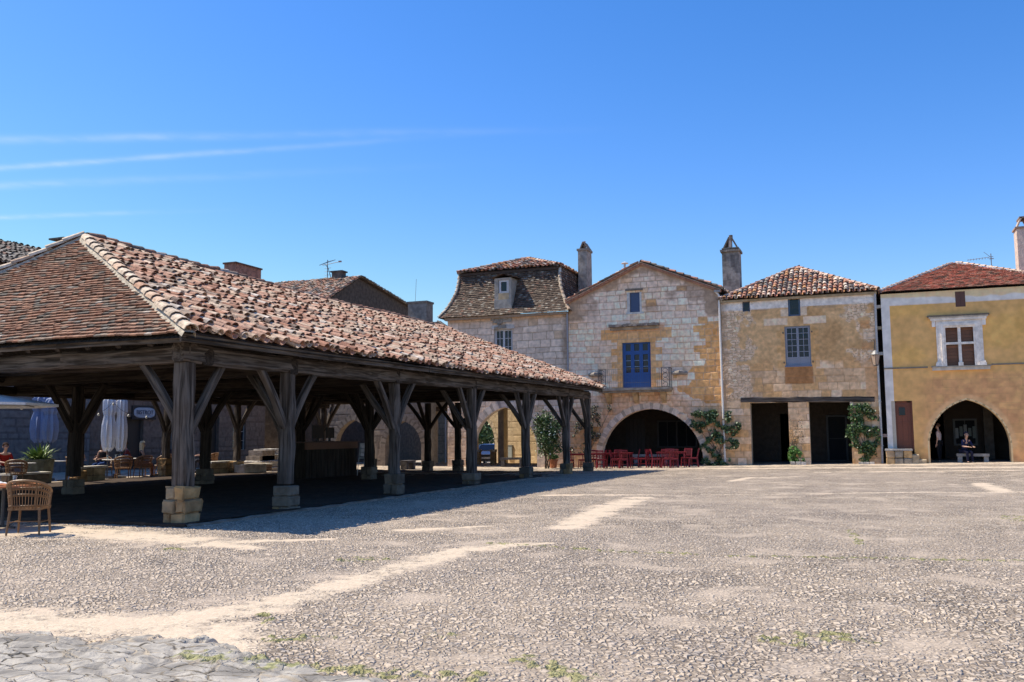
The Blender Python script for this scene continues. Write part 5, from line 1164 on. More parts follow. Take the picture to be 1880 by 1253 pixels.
climber('dark green climbing rose on the wall between the round arch and the pale downpipe', [(1292, 768, 24, 15), (1310, 775, 20, 22), (1282, 785, 14, 12), (1313, 810, 17, 18), (1303, 828, 20, 16), (1345, 782, 16, 18), (1340, 762, 8, 6), (1345, 815, 13, 10), (1315, 848, 26, 14), (1338, 850, 16, 8)], 2.3, .13, DG+[(.13, .19, .08)], 1322)
climber('big bushy green climber at the right corner of the house with the oak lintel', [(1585, 768, 24, 22), (1576, 800, 20, 22), (1596, 800, 18, 26), (1570, 775, 14, 14), (1590, 832, 17, 17), (1566, 790, 12, 10), (1578, 750, 18, 10)], 2.3, .12, GR+DG+[(.18, .22, .10)], 1590)
climber('bright green leafy tuft at the foot of the pillar between the square openings', [(1461, 838, 12, 13), (1457, 826, 8, 6), (1470, 846, 8, 6)], 4.5, .12, [(.10, .22, .04), (.15, .30, .07), (.07, .16, .03)], 1464, stems=False)
climber('dried brown and grey creeper left of the round arch behind the corner posts', [(1072, 795, 20, 26), (1093, 760, 14, 16), (1095, 790, 12, 22), (1065, 820, 18, 16), (1122, 750, 5, 8)], 2.2, .10, BR+DG[:1], 1080)
m_ = thing('dried_vine', 'thin dried brown vine on the pillar between the square openings', 'vine', (F2(1457, 856)[0], 44.9, .1)); mv = MB()
for k in range(7): a = F2(1452+random.uniform(0, 22), 785+random.uniform(0, 30)); mv.tube([(F2(1460, 850)[0], 44.93, .1), (F2(1456+random.uniform(-4, 8), 825)[0], 44.9, 1.0), (a[0], 44.93, a[1])], [.02, .014, .007], 4, (.22, .17, .12))
P_ = np.stack((RNG.uniform(F2(1450, 800)[0], F2(1476, 800)[0], 220), 44.9-np.abs(RNG.normal(0, .06, 220)), RNG.uniform(.9, 2.2, 220)), 1); leaf(mv, P_, .06, BR); mv.build('vine_stems', M_rough, m_)
def terracotta():
    p = GP(1016, 860); x, y, z = float(p[0]), float(p[1]), float(p[2])
    t = thing('flower_pot', 'terracotta pot with a low green plant standing in front of the tall shrub', 'flower pot', (x, y, z))
    m = MB(); m.lathe((x, y, z), [(0, .0), (.16, .0), (.22, .36), (.245, .36), (.25, .45), (.22, .45), (.21, .40), (0, .40)], 18, (.42, .17, .09)); m.build('pot', M_tile, t, smooth=False)
    m = MB(); leaf(m, clusters((x, y, z+.58), (.24, .24, .14), 30, 22), .09, [(.08, .17, .04), (.12, .24, .06), (.05, .12, .03)]); m.build('plant', M_leaf, t)
terracotta()
def palm_pot():
    c = onX(70, 876, -27.2); x, y = float(c[0]), float(c[1])
    t = thing('potted_palm', 'large grey green planter with a spiky palm beside the left edge of the cafe terrace', 'potted plant', (x, y, 0)); zt = float(onX(70, 846, -27.2)[2])
    m = MB(); m.lathe((x, y, 0), [(0, 0), (.42, 0), (.50, zt), (.54, zt), (.54, zt+.05), (.45, zt+.05), (.45, zt-.02), (0, zt-.02)], 16, (.13, .14, .11)); m.build('planter', M_rough, t)
    m = MB()
    for k in range(130):
        a = random.uniform(0, 6.28); e = random.uniform(.15, 1.4); L = random.uniform(.45, .8); d = Vector((math.cos(a)*math.cos(e), math.sin(a)*math.cos(e), math.sin(e))); o = Vector((x+.2*math.cos(a)*random.random(), y+.2*math.sin(a)*random.random(), zt)); s = d.cross(Vector((0, 0, 1))).normalized()*.035
        p1 = o+d*L*.6; p2 = o+d*L-Vector((0, 0, .12)); m.add([list(o-s*.5), list(o+s*.5), list(p1+s), list(p1-s), list(p2)], [(0, 1, 2, 3), (3, 2, 4)], random.choice([(.09, .16, .03), (.14, .22, .05), (.22, .28, .08), (.05, .10, .02)]))
    m.build('fronds', M_leaf, t)
palm_pot()

# ================================================================ furniture
def red_chair(lab, x, y, rz):
    z = float(gz(x, y)); t = thing('bistro_chair', lab, 'chair', (x, y, z), rz, 'red chairs in front of the round arch'); c = (.20, .012, .022)
    def L(m, n): return m.build(n, M_paint, t, world=False)
    for sx in (-1, 1):
        m = MB(); m.bar((sx*.19, -.20, 0), (sx*.17, -.17, .44), .035, .035, c); L(m, 'leg')
        m = MB(); m.bar((sx*.19, .24, 0), (sx*.17, .18, .45), .035, .035, c); L(m, 'leg')
    m = MB(); m.box((-.2, -.2, .44), (.2, .2, .465), c); m.box((-.18, -.18, .39), (.18, .18, .44), np.array(c)*.9); L(m, 'seat')
    m = MB()
    for sx in (-1, 1): m.bar((sx*.18, .18, .46), (sx*.185, .28, .88), .035, .03, c)
    m.bar((-.2, .275, .86), (.2, .275, .86), .025, .07, c); m.bar((-.18, .2, .56), (.18, .2, .56), .02, .03, c)
    for k in range(5): m.bar((-.12+.06*k, .2, .56), (-.12+.06*k, .275, .84), .018, .014, c)
    L(m, 'backrest'); m = MB(); m.bar((-.18, -.18, .2), (-.18, .2, .2), .02, .02, c); m.bar((.18, -.18, .2), (.18, .2, .2), .02, .02, c); m.bar((-.18, 0, .2), (.18, 0, .2), .02, .02, c); L(m, 'stretcher')
    return t
def red_table(lab, x, y, rz=0, l=.62):
    z = float(gz(x, y)); t = thing('bistro_table', lab, 'table', (x, y, z), rz, 'red tables in front of the round arch'); c = (.19, .011, .02)
    m = MB(); m.box((-l/2, -.31, .72), (l/2, .31, .745), c); m.box((-l/2+.03, -.28, .66), (l/2-.03, .28, .72), np.array(c)*.9); m.build('tabletop', M_metal, t, world=False)
    for sx in (-1, 1):
        for sy in (-1, 1): m = MB(); m.bar((sx*(l/2-.05), sy*.26, 0), (sx*(l/2-.07), sy*.25, .66), .035, .035, c); m.build('leg', M_paint, t, world=False)
TY = 43.3
def tx(px__): return F2(px__, 845, TY)[0]
tabs = [(1062, 'red table half hidden between the last two hall posts', .8), (1095, 'red table just right of the last hall post', .6), (1122, 'red table at the left foot of the round arch', .6), (1150, 'red table left of the centre of the round arch', .6), (1218, 'red table right of the centre of the round arch', .6), (1249, 'red table near the right foot of the round arch', .6)]
for a, lab, l in tabs: red_table(lab, tx(a), TY+random.uniform(-.1, .2), 0, l)
chs = [(1050, -.45, math.pi, 'red chair between the two last hall posts, its back to the square'), (1073, -.2, -1.6, 'red chair right beside the last but one hall post, side on'), (1082, .6, 0.1, 'red chair behind the table near the last hall post'), (1103, .0, -1.5, 'red chair side on between the last hall post and the arch'),
       (1112, -.7, 3.0, 'front red chair at the left foot of the round arch'), (1126, .7, .0, 'rear red chair at the left foot of the round arch'), (1136, -.6, 1.6, 'red chair turned sideways between the two left arch tables'), (1152, -.7, 3.3, 'front red chair left of the arch centre with its back to the square'), (1160, .5, -1.4, 'red chair side on beside the table left of the arch centre'),
       (1180, .1, -1.7, 'lone red chair just left of the centre of the arch, facing left'), (1196, .1, 1.5, 'lone red chair at the centre of the arch, facing right'), (1210, -.6, 1.9, 'red chair turned away at the table right of the arch centre'), (1222, .7, 0, 'rear red chair at the table right of the arch centre'), (1230, -.7, 3.1, 'front red chair between the two right arch tables'),
       (1243, -.75, 3.4, 'front red chair of the rightmost table under the arch'), (1256, .6, -.2, 'rear red chair of the rightmost table under the arch'), (1273, .0, -1.5, 'rightmost red chair, side on near the right foot of the arch')]
for a, dy, rz, lab in chs: red_chair(lab, tx(a), TY+dy, -rz+math.pi if False else rz)

RAT = [(.36, .20, .09), (.42, .25, .12)]
def rattan_chair(lab, x, y, z, rz, group=None):
    t = thing('rattan_armchair', lab, 'chair', (x, y, z), rz, group); c = (.20, .10, .04); c2 = (.27, .14, .06)
    def L(m, n, mt=None, p=None): return m.build(n, mt or M_paint, p or t, world=False)
    for sx, sy in ((-1, -1), (1, -1), (-1, 1), (1, 1)):
        m = MB(); m.tube([(sx*.25, sy*.25, 0), (sx*.22, sy*.21, .42)], [.016, .022], 7, c); L(m, 'leg')
    m = MB(); m.box((-.25, -.24, .40), (.25, .24, .435), c2)
    for k in range(9): m.tube([(-.24+.06*k, -.25, .44), (-.24+.06*k, .24, .44)], .012, 4, c)
    L(m, 'seat')
    # wrapped back and arms: arc open to the front (local -y)
    R_ = .29
    def P(a, z_): k = 1+.18*(z_-.42)/.45; hgt = z_; return Vector((R_*k*math.sin(a), .02+R_*k*math.cos(a), hgt))
    A_ = np.linspace(-1.75, 1.75, 25)
    def ztop(a): return .88-.20*min(1, abs(a)/1.75)**2
    m = MB()
    for a in A_[::1]: m.tube([P(a, .42), P(a, (.42+ztop(a))/2), P(a, ztop(a))], .0065, 4, c2, False)
    for f in (.10, .13, .47, .50, .53, .70, .73, .76, .88, .91): m.tube([P(a, .42+(ztop(a)-.42)*f) for a in A_], .0085, 4, c, False)
    b = L(m, 'backrest'); m = MB(); m.tube([P(a, ztop(a)) for a in A_], .021, 7, c2)
    for a in (-1.75, 1.75): m.tube([P(a, .42), P(a, ztop(a))], .018, 6, c)
    for a in (-.62, .62): m.tube([P(a, .40), P(a, ztop(a))], .015, 6, c)
    L(m, 'rim', None, b)
    m = MB(); m.tube([(-.23, -.22, .2), (-.23, .22, .2)], .009, 5, c); m.tube([(.23, -.22, .2), (.23, .22, .2)], .009, 5, c); m.tube([(-.23, 0, .2), (.23, 0, .2)], .009, 5, c); L(m, 'stretcher')
    return t
pc = GP(52, 984); rattan_chair('brown rattan armchair seen from behind at the lower left corner of the photo', float(pc[0]), float(pc[1]), float(pc[2])+.03, math.radians(-150))
def cafe_table(lab, x, y, z, r=.38, col=(.30, .12, .05), rim=(.2, .2, .2), group=None):
    t = thing('cafe_table', lab, 'table', (x, y, z), 0, group); m = MB(); m.lathe((0, 0, .72), [(0, 0), (r, 0), (r+.01, .015), (r, .03), (0, .03)], 20, col); m.build('tabletop', M_paint, t, world=False)
    m = MB(); m.tube([(0, 0, .02), (0, 0, .72)], .03, 8, (.04, .04, .04))
    for k in range(3): a = k*2.1; m.bar((0, 0, .04), (.3*math.cos(a), .3*math.sin(a), .015), .04, .03, (.04, .04, .04))
    m.build('pedestal', M_metal, t, world=False); return t
ft = (-14.15, 11.6, .03)
t0 = cafe_table('orange brown cafe table laid with glasses and napkins at the left edge of the photo', *ft, .62, (.40, .13, .045))
def tumbler(lab, x, y, z, h=.14, r=.035, grp='glasses on the cafe tables'):
    t = thing('drinking_glass', lab, 'glass', (x, y, z), 0, grp); m = MB(); m.lathe((0, 0, 0), [(0, 0), (r*.85, 0), (r, h), (r*.92, h), (r*.78, .012), (0, .012)], 12, (.8, .85, .85)); m.build('glass_body', M_clear, t, world=False, smooth=True)
    m = MB(); m.lathe((0, 0, .015), [(0, 0), (r*.74, 0), (r*.84, h*.55), (0, h*.55)], 12, (.75, .8, .8)); m.build('drink', M_clear, t, world=False, smooth=True)
tumbler('tall glass nearest the rattan chair on the orange brown table', -13.78, 11.5, .78, .17); tumbler('tall glass further left on the orange brown table, partly cut by the photo edge', -14.38, 11.35, .78, .17)
nk = thing('napkin', 'crumpled white napkin between the two glasses on the orange brown table', 'napkin', (-14.05, 11.35, .785)); m = MB()
xs = np.linspace(-.16, .16, 10); X_, Y_ = np.meshgrid(xs, xs*.8); Z_ = .02+.09*np.abs(fbm(X_*14+3, Y_*14, 5, 3)-.3)*np.clip(1.3-np.hypot(X_, Y_)*5, .1, 1)*1.4
m.add(np.stack((X_.ravel(), Y_.ravel(), Z_.ravel()), 1), [(j*10+i, j*10+i+1, (j+1)*10+i+1, (j+1)*10+i) for j in range(9) for i in range(9)], (.72, .72, .72)); m.build('cloth', M_fab, nk, world=False)

# ---------------------------------------------------------------- parasols
def open_parasol():
    e = CAMP+ray(45, 739)*17.6; x = float(e[0])-1.72; y = float(e[1]); z = float(e[2])
    t = thing('parasol', 'open white parasol whose edge enters at the left side of the photo', 'parasol', (x, y, 0)); m = MB(); r = 1.75; n = 8
    V = [[x, y, z+.30]]; F = []
    for ring, (f, dz) in enumerate(((.5, .16), (1, 0), (1, -.05))):
        for k in range(n): a = 2*math.pi*k/n; V.append([x+r*f*math.cos(a), y+r*f*math.sin(a), z+dz])
    for k in range(n): F.append((0, 1+k, 1+(k+1) % n)); F.append((1+k, 1+n+k, 1+n+(k+1) % n, 1+(k+1) % n)); F.append((1+n+k, 1+2*n+k, 1+2*n+(k+1) % n, 1+n+(k+1) % n))
    m.add(V, F, (.78, .78, .78)); m.build('canopy', M_fab, t)
    m = MB(); m.tube([(x, y, 0), (x, y, z+.34)], .03, 8, (.12, .12, .12)); m.build('pole', M_metal, t)
    for k in range(n): a = 2*math.pi*k/n; m = MB(); m.tube([(x, y, z+.26), (x+r*.97*math.cos(a), y+r*.97*math.sin(a), z-.02)], .012, 4, (.3, .3, .3)); m.build('rib', M_metal, t)
    m = MB(); m.lathe((x, y, 0), [(0, 0), (.3, 0), (.3, .06), (.05, .1), (0, .1)], 14, (.1, .1, .1)); m.build('base', M_metal, t)
open_parasol()
def closed_parasol(lab, px0, X, ytop, ybot, col, w_=.30):
    b = onX(px0, 860, X); x, y = X, float(b[1]); zt = float(onX(px0, ytop, X)[2]); zb = float(onX(px0, ybot, X)[2])
    t = thing('folded_parasol', lab, 'parasol', (x, y, 0), 0, 'folded parasols on the cafe terrace'); m = MB(); n = 18; V = []; H = zt-zb
    prof = ((0, .45), (.06, .75), (.25, .92), (.45, .85), (.62, .62), (.70, .80), (.88, .78), (.96, .55), (1, .12))
    for f, r in prof:
        for k in range(n): a = 2*math.pi*k/n; rr = w_*r*(1+.17*(1 if k % 2 else -1)*(1 if f < .95 else 0)+random.uniform(-.04, .04)); V.append([x+rr*math.cos(a), y+rr*math.sin(a), zb+f*H+(.05*math.sin(k*2.2) if f == 0 else 0)])
    m.add(V, [(i*n+k, i*n+(k+1) % n, (i+1)*n+(k+1) % n, (i+1)*n+k) for i in range(len(prof)-1) for k in range(n)], col); m.build('canopy', M_fab, t)
    m = MB(); m.tube([(x, y, 0), (x, y, zt+.1)], .025, 8, (.1, .1, .1)); m.build('pole', M_metal, t); m = MB(); m.lathe((x, y, 0), [(0, 0), (.25, 0), (.25, .08), (0, .1)], 12, (.15, .15, .15)); m.build('base', M_metal, t)
closed_parasol('folded pale grey parasol, left one of the pale pair by the seated group', 197, -27.6, 724, 828, (.78, .78, .80), .27)
closed_parasol('folded pale grey parasol, right one of the pale pair by the seated group', 220, -27.3, 725, 828, (.76, .76, .78), .23)
closed_parasol('folded blue grey parasol, left one of the bluish pair behind the palm', 70, -29.0, 722, 812, (.22, .27, .42), .34)
closed_parasol('folded blue grey parasol, right one of the bluish pair behind the palm', 88, -28.6, 730, 812, (.24, .29, .42), .30)

# ---------------------------------------------------------------- cafe terrace: walls, steps, tables
def low_wall(lab, px0, px1, X, ytop, col, cap=(.62, .57, .48), depth=.45, z0=0):
    a = onX(px0, 870, X); b = onX(px1, 870, X); zt = float(onX((px0+px1)/2, ytop, X)[2]); y0, y1 = float(a[1]), float(b[1])
    t = thing('low_wall', lab, 'wall', (X-depth/2, (y0+y1)/2, 0)); m = MB(); n = max(2, int((y1-y0)/.42)); r = 2
    for j in range(r):
        for i in range(n): hh = (zt-.07)/r; block(m, (X-depth/2, y0+(y1-y0)*(i+.5)/n, hh*(j+.5)), np.array([depth/2, (y1-y0)/n/2-.006, hh/2-.004]), np.array(col)*random.uniform(.8, 1.15), .012)
    m.box((X-depth+.03, y0+.03, 0), (X-.03, y1-.03, zt-.08), (.2, .16, .11)); m.build('stones', M_rough, t); m = MB(); m.box((X-depth-.03, y0-.02, zt-.07), (X+.03, y1+.02, zt), cap, .006); m.build('coping', M_stone, t)
low_wall('low honey stone wall with pale coping in front of the seated cafe group', 148, 195, -25.6, 856, (.42, .33, .20))
low_wall('low honey stone wall between the lit hall posts, left of the stone steps', 388, 432, -25.6, 847, (.44, .34, .21))
low_wall('short dark stone wall under the table at the left edge of the terrace', 18, 92, -25.9, 868, (.22, .17, .12))
low_wall('low wall carrying the stone steps at the left side of the hall', 452, 500, -25.9, 852, (.26, .17, .12))
def steps():
    c = onX(486, 872, -27.0); x, y = -27.0, float(c[1]); t = thing('stone_steps', 'worn pale stone steps rising behind the left side of the hall', 'steps', (x, y, 0)); z = [float(onX(486, q, -27.0)[2]) for q in (872, 858, 846, 835, 825)]
    ws = [1.5, 1.1, .85, .6]
    for i in range(4):
        m = MB(); m_n = 3
        for k in range(m_n): block(m, (x-.15*i, y+.25*i-ws[i]+ws[i]*2*(k+.5)/m_n, (z[i]+z[i+1])/2), np.array([.55-.06*i, ws[i]/m_n-.01, (z[i+1]-z[i])/2]), np.array((.60, .55, .47))*random.uniform(.8, 1.1), .03)
        m.box((x-.6, y-ws[i]*.8, 0), (x+.2, y+ws[i]*.8, z[i+1]-.06), (.3, .25, .2)); m.build('step', M_rough, t)
steps()
b_ = onX(460, 878, -25.0); st_ = thing('loose_stone', 'single pale rough stone block on the lit floor in front of the low wall', 'stone', (-25.0, float(b_[1]), 0)); m = MB(); block(m, (-25.0, float(b_[1]), .2), np.array([.3, .75, .2]), (.55, .48, .38), .05); m.build('stone_body', M_rough, st_)
CZ = 0.0
def cx(px__, X): return float(onX(px__, 860, X)[1])
tabs2 = [(215, -27.0, 'cafe table crowded with glasses between the two women'), (262, -27.3, 'cafe table right of the blond woman seen from behind'), (122, -27.6, 'cafe table with a few glasses beside the bald man'), (40, -26.6, 'pale cafe table at the far left near the palm')]
for i, (p_, X, lab) in enumerate(tabs2): cafe_table(lab, X, cx(p_, X), CZ, .42 if i else .55, (.55, .52, .47), group='tables of the cafe terrace')
for i, (p_, X, rz, lab) in enumerate(((226, -26.3, -2.2, 'rattan chair with its back to the hall at the crowded cafe table'), (262, -26.4, -1.9, 'rattan chair beside the blond woman seen from behind'), (300, -26.9, -1.7, 'rattan chair behind the foremost lit hall post'), (385, -27.1, -1.4, 'rattan chair just right of the big corner post'), (30, -26.0, -2.4, 'rattan chair at the far left of the terrace'), (140, -27.1, 2.6, 'rattan chair of the bald man'), (190, -28.0, 1.2, 'rattan chair of the woman facing the square'))):
    rattan_chair(lab, X, cx(p_, X), 0, rz, 'rattan chairs on the cafe terrace')
for k, (dx, dy) in enumerate(((-.2, -.3), (.05, -.12), (.1, .1), (-.1, .2), (.2, .32), (0, .42))):
    X = -27.0+dx; tumbler(['first glass from the left on the crowded cafe table', 'second glass from the left on the crowded cafe table', 'third glass from the left on the crowded cafe table', 'fourth glass from the left on the crowded cafe table', 'fifth glass from the left on the crowded cafe table', 'rightmost glass on the crowded cafe table'][k], X, cx(215, -27.0)+dy, .75, .17, .04)
# sign, cafe wall lamp, string lights
sg = onX(266, 758, -34.4); ys = float(sg[1]); zs = float(sg[2]); t = thing('cafe_sign', 'black framed pale blue enamel sign reading BISTROT over the cafe door', 'sign', (-34.48, ys, zs))
w_ = 1.45; hh = .30; m = MB(); m.box((-34.48, ys-w_/2-.1, zs-hh-.05), (-34.42, ys+w_/2+.1, zs+hh+.05), (.015, .015, .018)); m.build('board', M_paint, t)
pts = []
for a in np.linspace(0, 2*math.pi, 24, endpoint=False): pts.append((math.copysign(abs(math.cos(a))**.5, math.cos(a))*w_/2, math.copysign(abs(math.sin(a))**.7, math.sin(a))*(hh-.04)))
m = MB(); V = [[-34.415, ys+p[0], zs+p[1]] for p in pts]+[[-34.40, ys+p[0]*.97, zs+p[1]*.95] for p in pts]; n = 24
m.add(V, [tuple(range(24, 48))]+[(i, (i+1) % n, n+(i+1) % n, n+i) for i in range(n)], (.36, .40, .46)); m.build('panel', M_paint, t)
cu = bpy.data.curves.new('lettering', 'FONT'); cu.body = 'BISTROT'; cu.size = .30; cu.extrude = .006; cu.align_x = 'CENTER'; cu.align_y = 'CENTER'; cu.materials.append(mat('sign ink', (.05, .06, .09), .6, bump=0))
tmp = bpy.data.objects.new('lettering_text', cu); COL.objects.link(tmp); bpy.context.view_layer.update(); lm = bpy.data.meshes.new_from_object(tmp.evaluated_get(bpy.context.evaluated_depsgraph_get())); bpy.data.objects.remove(tmp); lo = bpy.data.objects.new('lettering', lm); COL.objects.link(lo); lo.parent = t; lo.location = (.095, 0, 0); lo.rotation_euler = (math.radians(90), 0, math.radians(90))
def wall_lantern():
    x, zt = F2(1604, 625); _, zb = F2(1604, 672); t = thing('street_lantern', 'wrought iron street lantern fixed at the corner between the lintel house and the yellow house', 'street lamp', (x, 44.9, zb)); c = (.06, .05, .045); y = 44.55; zl = F2(1604, 652)[1]
    m = MB(); m.tube([(x, 44.97, zt), (x, 44.85, zt), (x+.02, 44.7, zt-.05), (x+.03, y, zl+.15)], .02, 6, c); m.tube([(x, 44.95, zt-.5), (x, 44.8, zt-.35), (x+.02, 44.65, zt-.08)], .014, 5, c); m.build('bracket', M_metal, t)
    m = MB(); m.lathe((x+.03, y, zl-.02), [(.02, .2), (.10, .14), (.19, .0), (.17, -.02), (0, -.02)], 8, (.30, .29, .27)); m.build('hood', M_metal, t)
    m = MB(); m.lathe((x+.03, y, zb), [(0, 0), (.11, 0), (.19, zl-.06-zb)], 4, (.42, .30, .22)); m.build('glass_box', M_metal, t)
    m = MB()
    for k in range(4): a = math.pi/2*k; m.tube([(x+.03+.115*math.cos(a), y+.115*math.sin(a), zb), (x+.03+.195*math.cos(a), y+.195*math.sin(a), zl-.05)], .010, 4, c)
    m.lathe((x+.03, y, zb-.04), [(.03, 0), (.13, .03), (.12, .05)], 8, c); m.build('cage', M_metal, t)
wall_lantern()
def string_lights():
    P = [onX(*q, -25.7) for q in ((40, 748), (110, 752), (181, 760), (208, 741), (236, 762), (269, 765), (330, 770))]
    t = thing('string_lights', 'string of small round bulbs hung along the left side of the hall', 'string lights', tuple(float(v) for v in P[0])); m = MB(); pts = []
    for a, b in zip(P[:-1], P[1:]):
        for k in range(5): s = k/5; q = a*(1-s)+b*s; pts.append((q[0], q[1], q[2]-.08*math.sin(math.pi*s)+.06))
    m.tube(pts, .006, 4, (.03, .03, .03)); m.build('cable', M_metal, t)
    for q in P[:-1]: m = MB(); m.lathe((float(q[0]), float(q[1]), float(q[2])-.05), [(0, -.04), (.035, -.02), (.045, .01), (.03, .04), (.015, .07), (0, .07)], 8, (.85, .83, .75)); m.build('bulb', M_metal, t, smooth=True)
string_lights()
def bar_counter():
    p0 = onX(561, 870, -18.6); p1 = onX(655, 870, -18.6); y0, y1 = float(p0[1]), float(p1[1]); zt = 1.38
    t = thing('bar_counter', 'dark brown wooden bar counter standing inside the market hall', 'counter', (-18.8, (y0+y1)/2, FZ)); m = MB(); n = 9; c = (.13, .06, .035)
    for i in range(n): m.box((-18.65, y0+(y1-y0)*i/n+.008, FZ), (-18.6, y0+(y1-y0)*(i+1)/n-.008, zt-.28), np.array(c)*random.uniform(.8, 1.2))
    m.box((-19.4, y0+.02, FZ), (-18.66, y1-.02, zt-.04), np.array(c)*.7); m.build('front', M_oak_shade, t); m = MB(); m.box((-18.64, y0-.02, zt-.28), (-18.58, y1+.02, zt-.04), (.17, .08, .045)); m.build('fascia', M_paint, t)
    m = MB(); m.box((-19.5, y0-.08, zt-.04), (-18.5, y1+.08, zt), (.10, .05, .035)); m.build('countertop', M_paint, t)
    for k, (a, b, q, lab) in enumerate(((574, 593, 781, 'taller black screen standing on the bar counter, left'), (599, 613, 785, 'smaller black screen standing on the bar counter, right'))):
        ya = float(onX(a, 800, -18.9)[1]); yb = float(onX(b, 800, -18.9)[1]); z = float(onX(a, q, -18.9)[2]); o = thing('counter_screen', lab, 'screen', (-18.9, (ya+yb)/2, zt)); m = MB(); m.box((-18.93, ya, zt+.12), (-18.88, yb, z), (.012, .012, .012)); m.build('panel', M_paint, o); m = MB(); m.box((-18.95, (ya+yb)/2-.05, zt+.02), (-18.9, (ya+yb)/2+.05, zt+.14), (.02, .02, .02)); m.box((-19.0, (ya+yb)/2-.15, zt), (-18.8, (ya+yb)/2+.15, zt+.02), (.02, .02, .02)); m.build('stand', M_metal, o)
bar_counter()
def cart():
    p = onX(662, 850, -17.9); x, y = -17.9, float(p[1])+.4; t = thing('high_chair', 'white metal framed high chair beside the bar counter in the hall', 'chair', (x, y, FZ)); c = (.55, .55, .55)
    for sx, sy in ((-1, -1), (1, -1), (-1, 1), (1, 1)): m = MB(); m.tube([(x+sx*.24, y+sy*.24, FZ), (x+sx*.16, y+sy*.16, 1.3)], .014, 5, c); m.build('leg', M_metal, t)
    m = MB(); m.box((x-.2, y-.2, .72), (x+.2, y+.2, .78), c, .01); m.build('seat', M_metal, t); m = MB(); m.box((x-.19, y+.15, .8), (x-.15, y-.15, 1.3), c)
    for zz_ in (.95, 1.1, 1.3): m.tube([(x-.17, y-.18, zz_), (x+.17, y-.18, zz_), (x+.17, y+.18, zz_), (x-.17, y+.18, zz_)], .012, 4, c)
    m.build('backrest', M_metal, t)
cart()

# ---------------------------------------------------------------- stone benches, bollards, landing
def bench(lab, p0, p1, hgt=.45, col=(.42, .38, .32), dp=.42, ns='stone_bench'):
    p0 = np.array(p0, float); p1 = np.array(p1, float); c = (p0+p1)/2; t = thing(ns, lab, 'bench', tuple(c)); d = (p1-p0)/np.linalg.norm(p1-p0); rz = math.atan2(d[1], d[0]); L = np.linalg.norm(p1-p0)
    m = MB(); m.cbox((c[0], c[1], c[2]+hgt-.05), (L/2, dp/2, .06), col, rz=rz, jit=.008); m.build('seat', M_rough, t)
    for s in (-.4, .4): m = MB(); q = c+d*L*s; m.cbox((q[0], q[1], c[2]+(hgt-.11)/2), (.09, dp*.42, (hgt-.11)/2), np.array(col)*.95, rz=rz, jit=.006); m.build('leg', M_rough, t)
g0 = GP(920, 858); g1 = GP(962, 858); bench('dark stone bench at the far end of the hall, before the mansard house arch', g0, g1, .5, (.13, .12, .11))
g0 = GP(741, 863); g1 = GP(757, 862); bench('dark stone seat seen between the rear hall posts', g0, g1, .45, (.10, .09, .09))
q0 = F2(1757, 846, 45.25); q1 = F2(1817, 846, 45.25); bench('pale stone bench inside the pointed arch of the yellow house', (q0[0], 45.35, .12), (q1[0], 45.35, .12), .46, (.30, .28, .25), .35)
q0 = F2(1160, 850, 46.2); q1 = F2(1230, 850, 46.2); bench('long low grey stone bench in the shade under the round arch', (q0[0], 46.4, 0), (q1[0], 46.4, 0), .5, (.30, .28, .26), .4)
for lab, px__ in (('honey stone bollard left of the parked car front', 878), ('honey stone bollard right of the parked car front', 906)):
    g_ = GP(px__, 853); t = thing('stone_bollard', lab, 'bollard', tuple(float(v) for v in g_)); m = MB(); block(m, (float(g_[0]), float(g_[1]), float(g_[2])+.36), np.array([.15, .15, .38]), (.42, .27, .13), .02); m.build('shaft', M_rough, t); m = MB(); block(m, (float(g_[0]), float(g_[1]), float(g_[2])+.80), np.array([.17, .17, .07]), (.55, .46, .34), .02); m.build('cap', M_rough, t)
def landing():
    x0, _ = F2(1627, 850); x1, zt = F2(1673, 826); t = thing('stone_landing', 'rough orange stone landing with steps below the red door of the yellow house', 'steps', ((x0+x1)/2, 44.6, .1)); m = MB(); y0 = 44.25
    for j in range(2):
        for i in range(3): hh = (zt-.1)/2; a = x0+(x1-x0)*i/3; block(m, (a+(x1-x0)/6, y0+.37, .08+hh*(j+.5)), np.array([(x1-x0)/6-.008, .37, hh/2-.006]), np.array(random.choice([(.50, .33, .16), (.42, .30, .18), (.30, .26, .20)])), .03)
    m.build('landing', M_rough, t); m = MB(); m.box((x0-.03, y0-.03, zt-.03), (x1+.02, 44.99, zt+.05), (.40, .37, .33), .012); m.build('slab', M_rough, t)
    for i, (a, b, q) in enumerate(((1673, 1686, 834), (1686, 1700, 843))):
        xa, _ = F2(a, 850); xb, z = F2(b, q); m = MB(); block(m, ((xa+xb)/2, y0+.38, (.05+z)/2), np.array([(xb-xa)/2, .34, (z-.05)/2]), (.45, .35, .22), .025); m.build('step', M_rough, t)
landing()
for lab, a, b in (('low pale stone kerb at the foot of the bushy climber', 1576, 1606), ('low pale stone kerb at the foot of the tufted pillar plant', 1452, 1482)):
    x0, _ = F2(a, 850); x1, _ = F2(b, 850); t = thing('planting_kerb', lab, 'kerb', ((x0+x1)/2, 44.6, .08)); m = MB(); n = 3
    for i in range(n): block(m, (x0+(x1-x0)*(i+.5)/n, 44.55, .15), np.array([(x1-x0)/n/2-.01, .1, .07]), (.45, .42, .37), .02)
    m.build('stones', M_rough, t)

